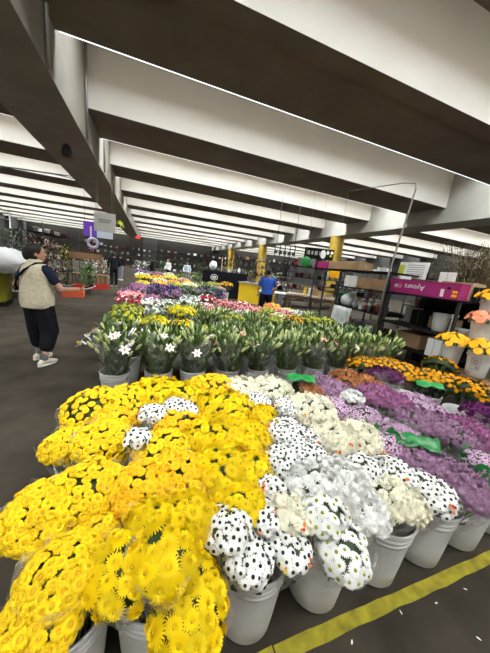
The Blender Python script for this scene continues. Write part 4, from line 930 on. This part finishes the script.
goods('second column rack, far back', 8.6, 19.5, 5.0, .6, (.6, 1.2, 1.8, 2.3), 'goods on the rack by the second column', 15, 'x', 10)
goods('distant middle rack, before the far wall', 4.5, 27, 8.0, .7, (.6, 1.2, 1.8, 2.3), 'goods on the distant middle rack', 16, 'x', 12)
# banner, round green sign, yellow sheet, hanging frame
bn = MB().box((0, 0, 0), (1.15, .03, .42), 0)
for k, wd in enumerate((.10, .07, .11, .06)): bn.box((-.42+.15*k, -.018, .02), (wd, .006, .15-.02*(k % 2)), 1)
bn.lathe([(0, 0), (.11, 0)], 14, (.16, -.02, .0), 2, 1, 1.5, Matrix.Rotation(PI/2, 3, 'X'))
bn.lathe([(0, 0), (.06, 0)], 12, (.34, -.02, .08), 2, 1, 1.3, Matrix.Rotation(PI/2, 3, 'X')).lathe([(0, 0), (.05, 0)], 12, (.47, -.02, -.03), 3, 1, 1, Matrix.Rotation(PI/2, 3, 'X')).lathe([(0, 0), (.06, 0)], 12, (.5, -.02, .09), 2, 1, 1, Matrix.Rotation(PI/2, 3, 'X'))
p = atY(319, 254, 9.2); o = bn.obj('hanging_sign', [M['dark'], M['greypot'], M['paper'], M['lime']]); o.location = p; o.rotation_euler = (0, 0, -.35); tag(o, 'dark hanging banner with pale lettering beside the nearest yellow column', 'sign')
for s in (-.5, .5): pass
p = atY(306, 262, 8.9); o = MB().lathe([(0, -.05), (.15, -.05), (.21, .0), (.15, .05), (0, .05)], 22, (0, 0, 0), 0, 1, 1, Matrix.Rotation(PI/2, 3, 'X')).obj('hanging_round_sign', M['green'], None, p); tag(o, 'round bright green sign hanging below the dark banner', 'sign')
p = atY(335, 273, 8.2); o = MB().box((0, 0, 0), (.36, .02, .36)).obj('yellow_sheet_sign', M['gold'], None, p); o.rotation_euler = (0, .1, -.4); tag(o, 'square yellow sheet hanging under the long brown box', 'sign')
hf = MB()
p = atY(285, 251, 11)
for z in (-.25, .25): hf.box((0, 0, z), (1.1, .03, .03))
for x in (-.5, -.25, 0, .25, .5): hf.box((x, 0, 0), (.03, .03, .55)); hf.box((x*.9, .0, -.1), (.12, .1, .12))
hf.tube([(-.45, 0, .25), (-.45, 0, BZ-p.z)], .01, 5).tube([(.45, 0, .25), (.45, 0, BZ-p.z)], .01, 5)
o = hf.obj('hanging_rail_frame', M['iron'], None, p); tag(o, 'dark metal frame hanging above the work table', 'frame')
for s_, (px_, py_, Y_) in enumerate(((319, 248, 9.2), (306, 256, 8.9), (335, 268, 8.2))):
    q = atY(px_, py_, Y_); tag(MB().tube([(q.x, q.y+.02, q.z), (q.x, q.y+.02, BZ)], .006, 5).obj('hanging_wire', M['steel']), ('thin wire holding the dark banner', 'thin wire holding the round green sign', 'thin wire holding the yellow sheet')[s_], 'wire')

# ------------------------------------------------------------------ left stalls along the aisle
goods('rack behind the woman, left of the aisle', -5.1, 8.6, .7, 4.2, (.5, 1.05, 1.6, 2.1), 'goods on the rack behind the woman', 21, 'y', 10)
goods('second aisle rack, left side', -4.2, 14.6, .7, 4.0, (.5, 1.05, 1.6, 2.1), 'goods on the second aisle rack', 22, 'y', 10)
goods('third aisle rack, left side', -3.6, 21.5, .7, 6.0, (.5, 1.05, 1.6, 2.1), 'goods on the third aisle rack', 23, 'y', 10)
goods('aisle end rack, before the far wall', -2.6, 30, 6.0, .7, (.5, 1.1, 1.7, 2.2), 'goods on the rack across the aisle end', 24, 'x', 11)
fr = thing('overhead_frame', 'grey pipe frame standing above the left stalls', 'frame', (-4.4, 9.2, 0))
for y in (-2.2, 0, 2.2): MB().tube([(0, y, 0), (0, y, 2.55)], .025, 6).obj('post', M['steel'], fr)
for z in (2.3, 2.55): MB().tube([(0, -2.2, z), (0, 2.2, z)], .022, 6).obj('rail', M['steel'], fr)
for k in range(6): MB().tube([(0, -1.9+.75*k, 2.3), (0, -1.9+.75*k, 2.55)], .015, 5).obj('strut', M['steel'], fr)
ob = thing('tall_bin', 'olive yellow bin at the left edge behind the woman', 'bin', (-3.72, 8.35, 0), .15)
MB().lathe([(0, .02), (.40, .02), (.46, .1), (.52, .84), (.55, .85), (.55, .90), (.49, .9), (.42, .1), (0, .08)], 4, (0, 0, 0), 0, 1, 1, Matrix.Rotation(PI/4, 3, 'Z')).obj('bin_body', M['olive'], ob)
MB().box((0, 0, .06), (.70, .70, .10)).obj('bin_base', M['dark'], ob)
o = MB().ball((0, 0, .26), (.42, .36, .30), 22, 14).obj('plastic_bag', M['whitebag'], None, (-3.22, 8.15, .88)); dm = o.modifiers.new('crumple', 'DISPLACE'); dm.texture = tx; dm.strength = .16
tag(o, 'big crumpled white plastic bag on the olive bin behind the woman', 'bag')
for i, (x, y, c, lab) in enumerate(((-2.42, 10.45, 'orangecrate', 'orange crate on the floor just past the woman'), (-2.55, 12.6, 'redcrate', 'red crate farther along the aisle, left of two'), (-2.0, 13.2, 'redcrate', 'red crate farther along the aisle, right of two'))):
    r_ = thing('crate', lab, 'crate', (x, y, .0), .1); r_.scale = (1, 1, .72)
    for (cx, cy, dx, dy) in ((0, -.2, .62, .03), (0, .2, .62, .03), (-.3, 0, .03, .42), (.3, 0, .03, .42)): MB().box((cx, cy, .15), (dx, dy, .28)).obj('side_panel', M[c], r_)
    MB().box((0, 0, .02), (.6, .4, .03)).obj('base_panel', M[c], r_)
ct = thing('cart', 'low wooden cart with a board behind the red crates', 'cart', (-2.55, 13.9, 0)); MB().box((0, 0, .55), (1.4, .6, .05)).obj('deck', M['wood'], ct)
for sx in (-1, 1):
    for sy in (-1, 1): MB().box((sx*.62, sy*.25, .27), (.05, .05, .52)).obj('leg', M['wood'], ct)
MB().box((-.3, .3, 1.35), (1.5, .05, .28)).obj('sign_board', M['brownpanel'], ct); MB().box((-.95, .3, .7), (.05, .05, 1.4)).obj('post', M['wood'], ct); MB().box((.4, .3, .7), (.05, .05, 1.4)).obj('post', M['wood'], ct)
PL = [(-2.72, 8.6, .38, 1.75, ['darkplant', 'darkplant', 'darkred'], 'tall dark leafy plant right behind the woman'), (-3.65, 9.5, .40, 1.95, ['darkplant', 'leaf'], 'tall black green plant left behind the woman'), (-2.9, 9.75, .36, 1.7, ['darkplant', 'darkred', 'darkplant', 'pink'], 'dark red flowering plant beyond the woman'),
      (-2.15, 11.3, .32, 1.0, ['plant', 'plant', 'lilyleaf'], 'bright green leafy plant above the orange crate'), (-3.5, 10.9, .40, 1.9, ['darkplant', 'darkplant', 'darkplant', 'white'], 'dark plant with pale blossoms left of the aisle'), (-2.95, 11.8, .38, 1.7, ['darkplant', 'leaf', 'darkplant', 'lime'], 'dark plant with yellow flowers left of the aisle'),
      (-2.75, 15.2, .5, 1.2, ['leaf', 'white', 'sage'], 'pale flowering plant behind the cart'), (-2.6, 17.0, .5, 1.1, ['leaf', 'pink', 'white'], 'pink and white plant far along the left of the aisle'), (-2.4, 19.0, .5, 1.2, ['leaf', 'white', 'sage'], 'white flowering plant far along the left of the aisle')]
for i, (x, y, r, h, c, lab) in enumerate(PL):
    o = bush((x, y, 0), lab, r, h, c, blades=170, seed=30+i, ln=.20, wid=.055, grp='potted plants at the left of the aisle')
carton((-2.3, 16.0, .2), (.5, .4, .4), 'card', 'brown box on the floor far along the aisle', tape=False)
# plants between the grey pier and the far flowers
for i, (x, y, r, h, c) in enumerate(((1.0, 22.5, .5, 1.4, ['leaf', 'plant']), (2.5, 23.4, .5, 1.5, ['leaf', 'darkplant']), (4.1, 23.0, .5, 1.6, ['leaf', 'lilyleaf']), (5.6, 21.9, .5, 1.6, ['darkplant', 'leaf']), (4.9, 17.6, .5, 1.4, ['leaf', 'gold', 'plant']), (6.5, 17.7, .5, 1.5, ['leaf', 'red', 'plant']), (-.6, 24, .7, 1.2, ['leaf', 'white']))):
    bush((x, y, 0), 'dense %s plant among the far stalls, %s from the grey pier' % ('green' if i < 4 else 'flowering', ORD[i]), r, h, c, blades=150, seed=60+i, ln=.35, wid=.07, grp='plants among the far stalls')
# signs hanging over the aisle
def hsign(px, py, Y, w_, h_, m, label, lines=0, name='hanging_sign'):
    p = atY(px, py, Y); mb = MB().box((0, 0, 0), (w_, .025, h_), 0)
    for k in range(lines): mb.box((0, -.014, h_*.12-.07*k), (w_*(.62-.1*(k % 2)), .004, .03), 1)
    for s in (-1, 1): mb.tube([(s*w_*.42, 0, h_/2), (s*w_*.42, 0, GL[2]-p.z if p.x < GL[1] and p.x > GL[0] else BZ-p.z)], .006, 5, 1)
    o = mb.obj(name, [M[m], M['print']], None, p); o.rotation_euler = (0, .0, -.05); return tag(o, label, 'sign')
hsign(105, 222.5, 10.6, .66, .62, 'signgrey', 'large grey white sign hanging over the aisle', 2)
hsign(91, 229, 10.9, .46, .48, 'purple', 'purple sign hanging left of the large grey one')
hsign(105, 235, 10.8, .50, .24, 'signblue', 'pale blue sign hanging under the large grey one')
p = atY(93, 243, 10.9); wr = MB(); 
wr.tube([(.15*math.cos(t*PI/9), 0, .15*math.sin(t*PI/9)) for t in range(19)], .05, 8, 0, False)
o = wr.obj('hanging_wreath', M['wreath'], None, p); tag(o, 'lilac ring wreath hanging under the purple sign', 'wreath')
tag(MB().box((0, 0, 0), (.05, .03, .42)).obj('hanging_strip', M['signblue'], None, (p.x-.06, p.y, p.z+.34)), 'pale strip hanging between the purple sign and the wreath', 'strip')
p = atX(118, 223, -1.75)
hp = thing('hanging_basket', 'yellow green plant in a basket hanging under the aisle girder', 'plant', p); mb = MB(); rnd = random.Random(9)
for k in range(110):
    an = rnd.uniform(0, 2*PI); mb.blade((U(-.16, .16), U(-.16, .16), U(-.05, .15)), (math.cos(an), math.sin(an), rnd.uniform(-.4, .9)), rnd.uniform(.15, .28), .06, .7, 0, 3)
mb.obj('foliage', M['lime'], hp); MB().lathe([(0, -.22), (.1, -.2), (.17, -.05), (.16, -.05), (.09, -.18), (0, -.2)], 14).obj('basket', M['darkplant'], hp); MB().tube([(0, 0, 0), (0, 0, GL[2]-p.z)], .006, 5).obj('hanger', M['iron'], hp)
ex = atY(138, 237, 36); tag(MB().box((0, 0, 0), (.5, .08, .34)).obj('hanging_exit_sign', M['exit'], None, ex), 'small red lit sign at the far end of the aisle girder', 'sign')
sp = MB().lathe([(0, -.16), (.09, -.16), (.11, -.05), (.08, .06), (.05, .1), (0, .1)], 16); o = sp.obj('hanging_lamp', M['iron'], None, atX(67, 162, -1.95)); o.location.z = GL[2]-.1; tag(o, 'small dark lamp fixed under the aisle girder', 'lamp')
for i in range(3):
    pts = [(-15+.9*t, 14.6+.15*i, 4.66-.10*math.sin(t*.75+i)-.03*i) for t in range(15)]
    tag(MB().tube(pts, .018, 5).obj('ceiling_cable', M['iron']), '%s black cable slung under the left bay beams' % ('upper', 'middle', 'lower')[i], 'cable', 'cables under the left bay beams')
# litter on the floor
for i, (x, y) in enumerate(((435, 604), (402, 615), (467, 590), (352, 640), (476, 637))):
    p = at(x, y, .004); mb = MB().blade((0, 0, .003), (1, 0, .1), .02, .008, .1, 0, 4); o = mb.obj('fallen_petal', M['white' if i % 2 == 0 else 'cream'], None, p); o.rotation_euler = (0, 0, i*1.3)
    tag(o, 'fallen petal on the floor beyond the yellow line, %s from the right edge' % ORD[(1, 2, 0, 4, 0)[i] if i != 4 else 3], 'petal', 'fallen petals on the floor')
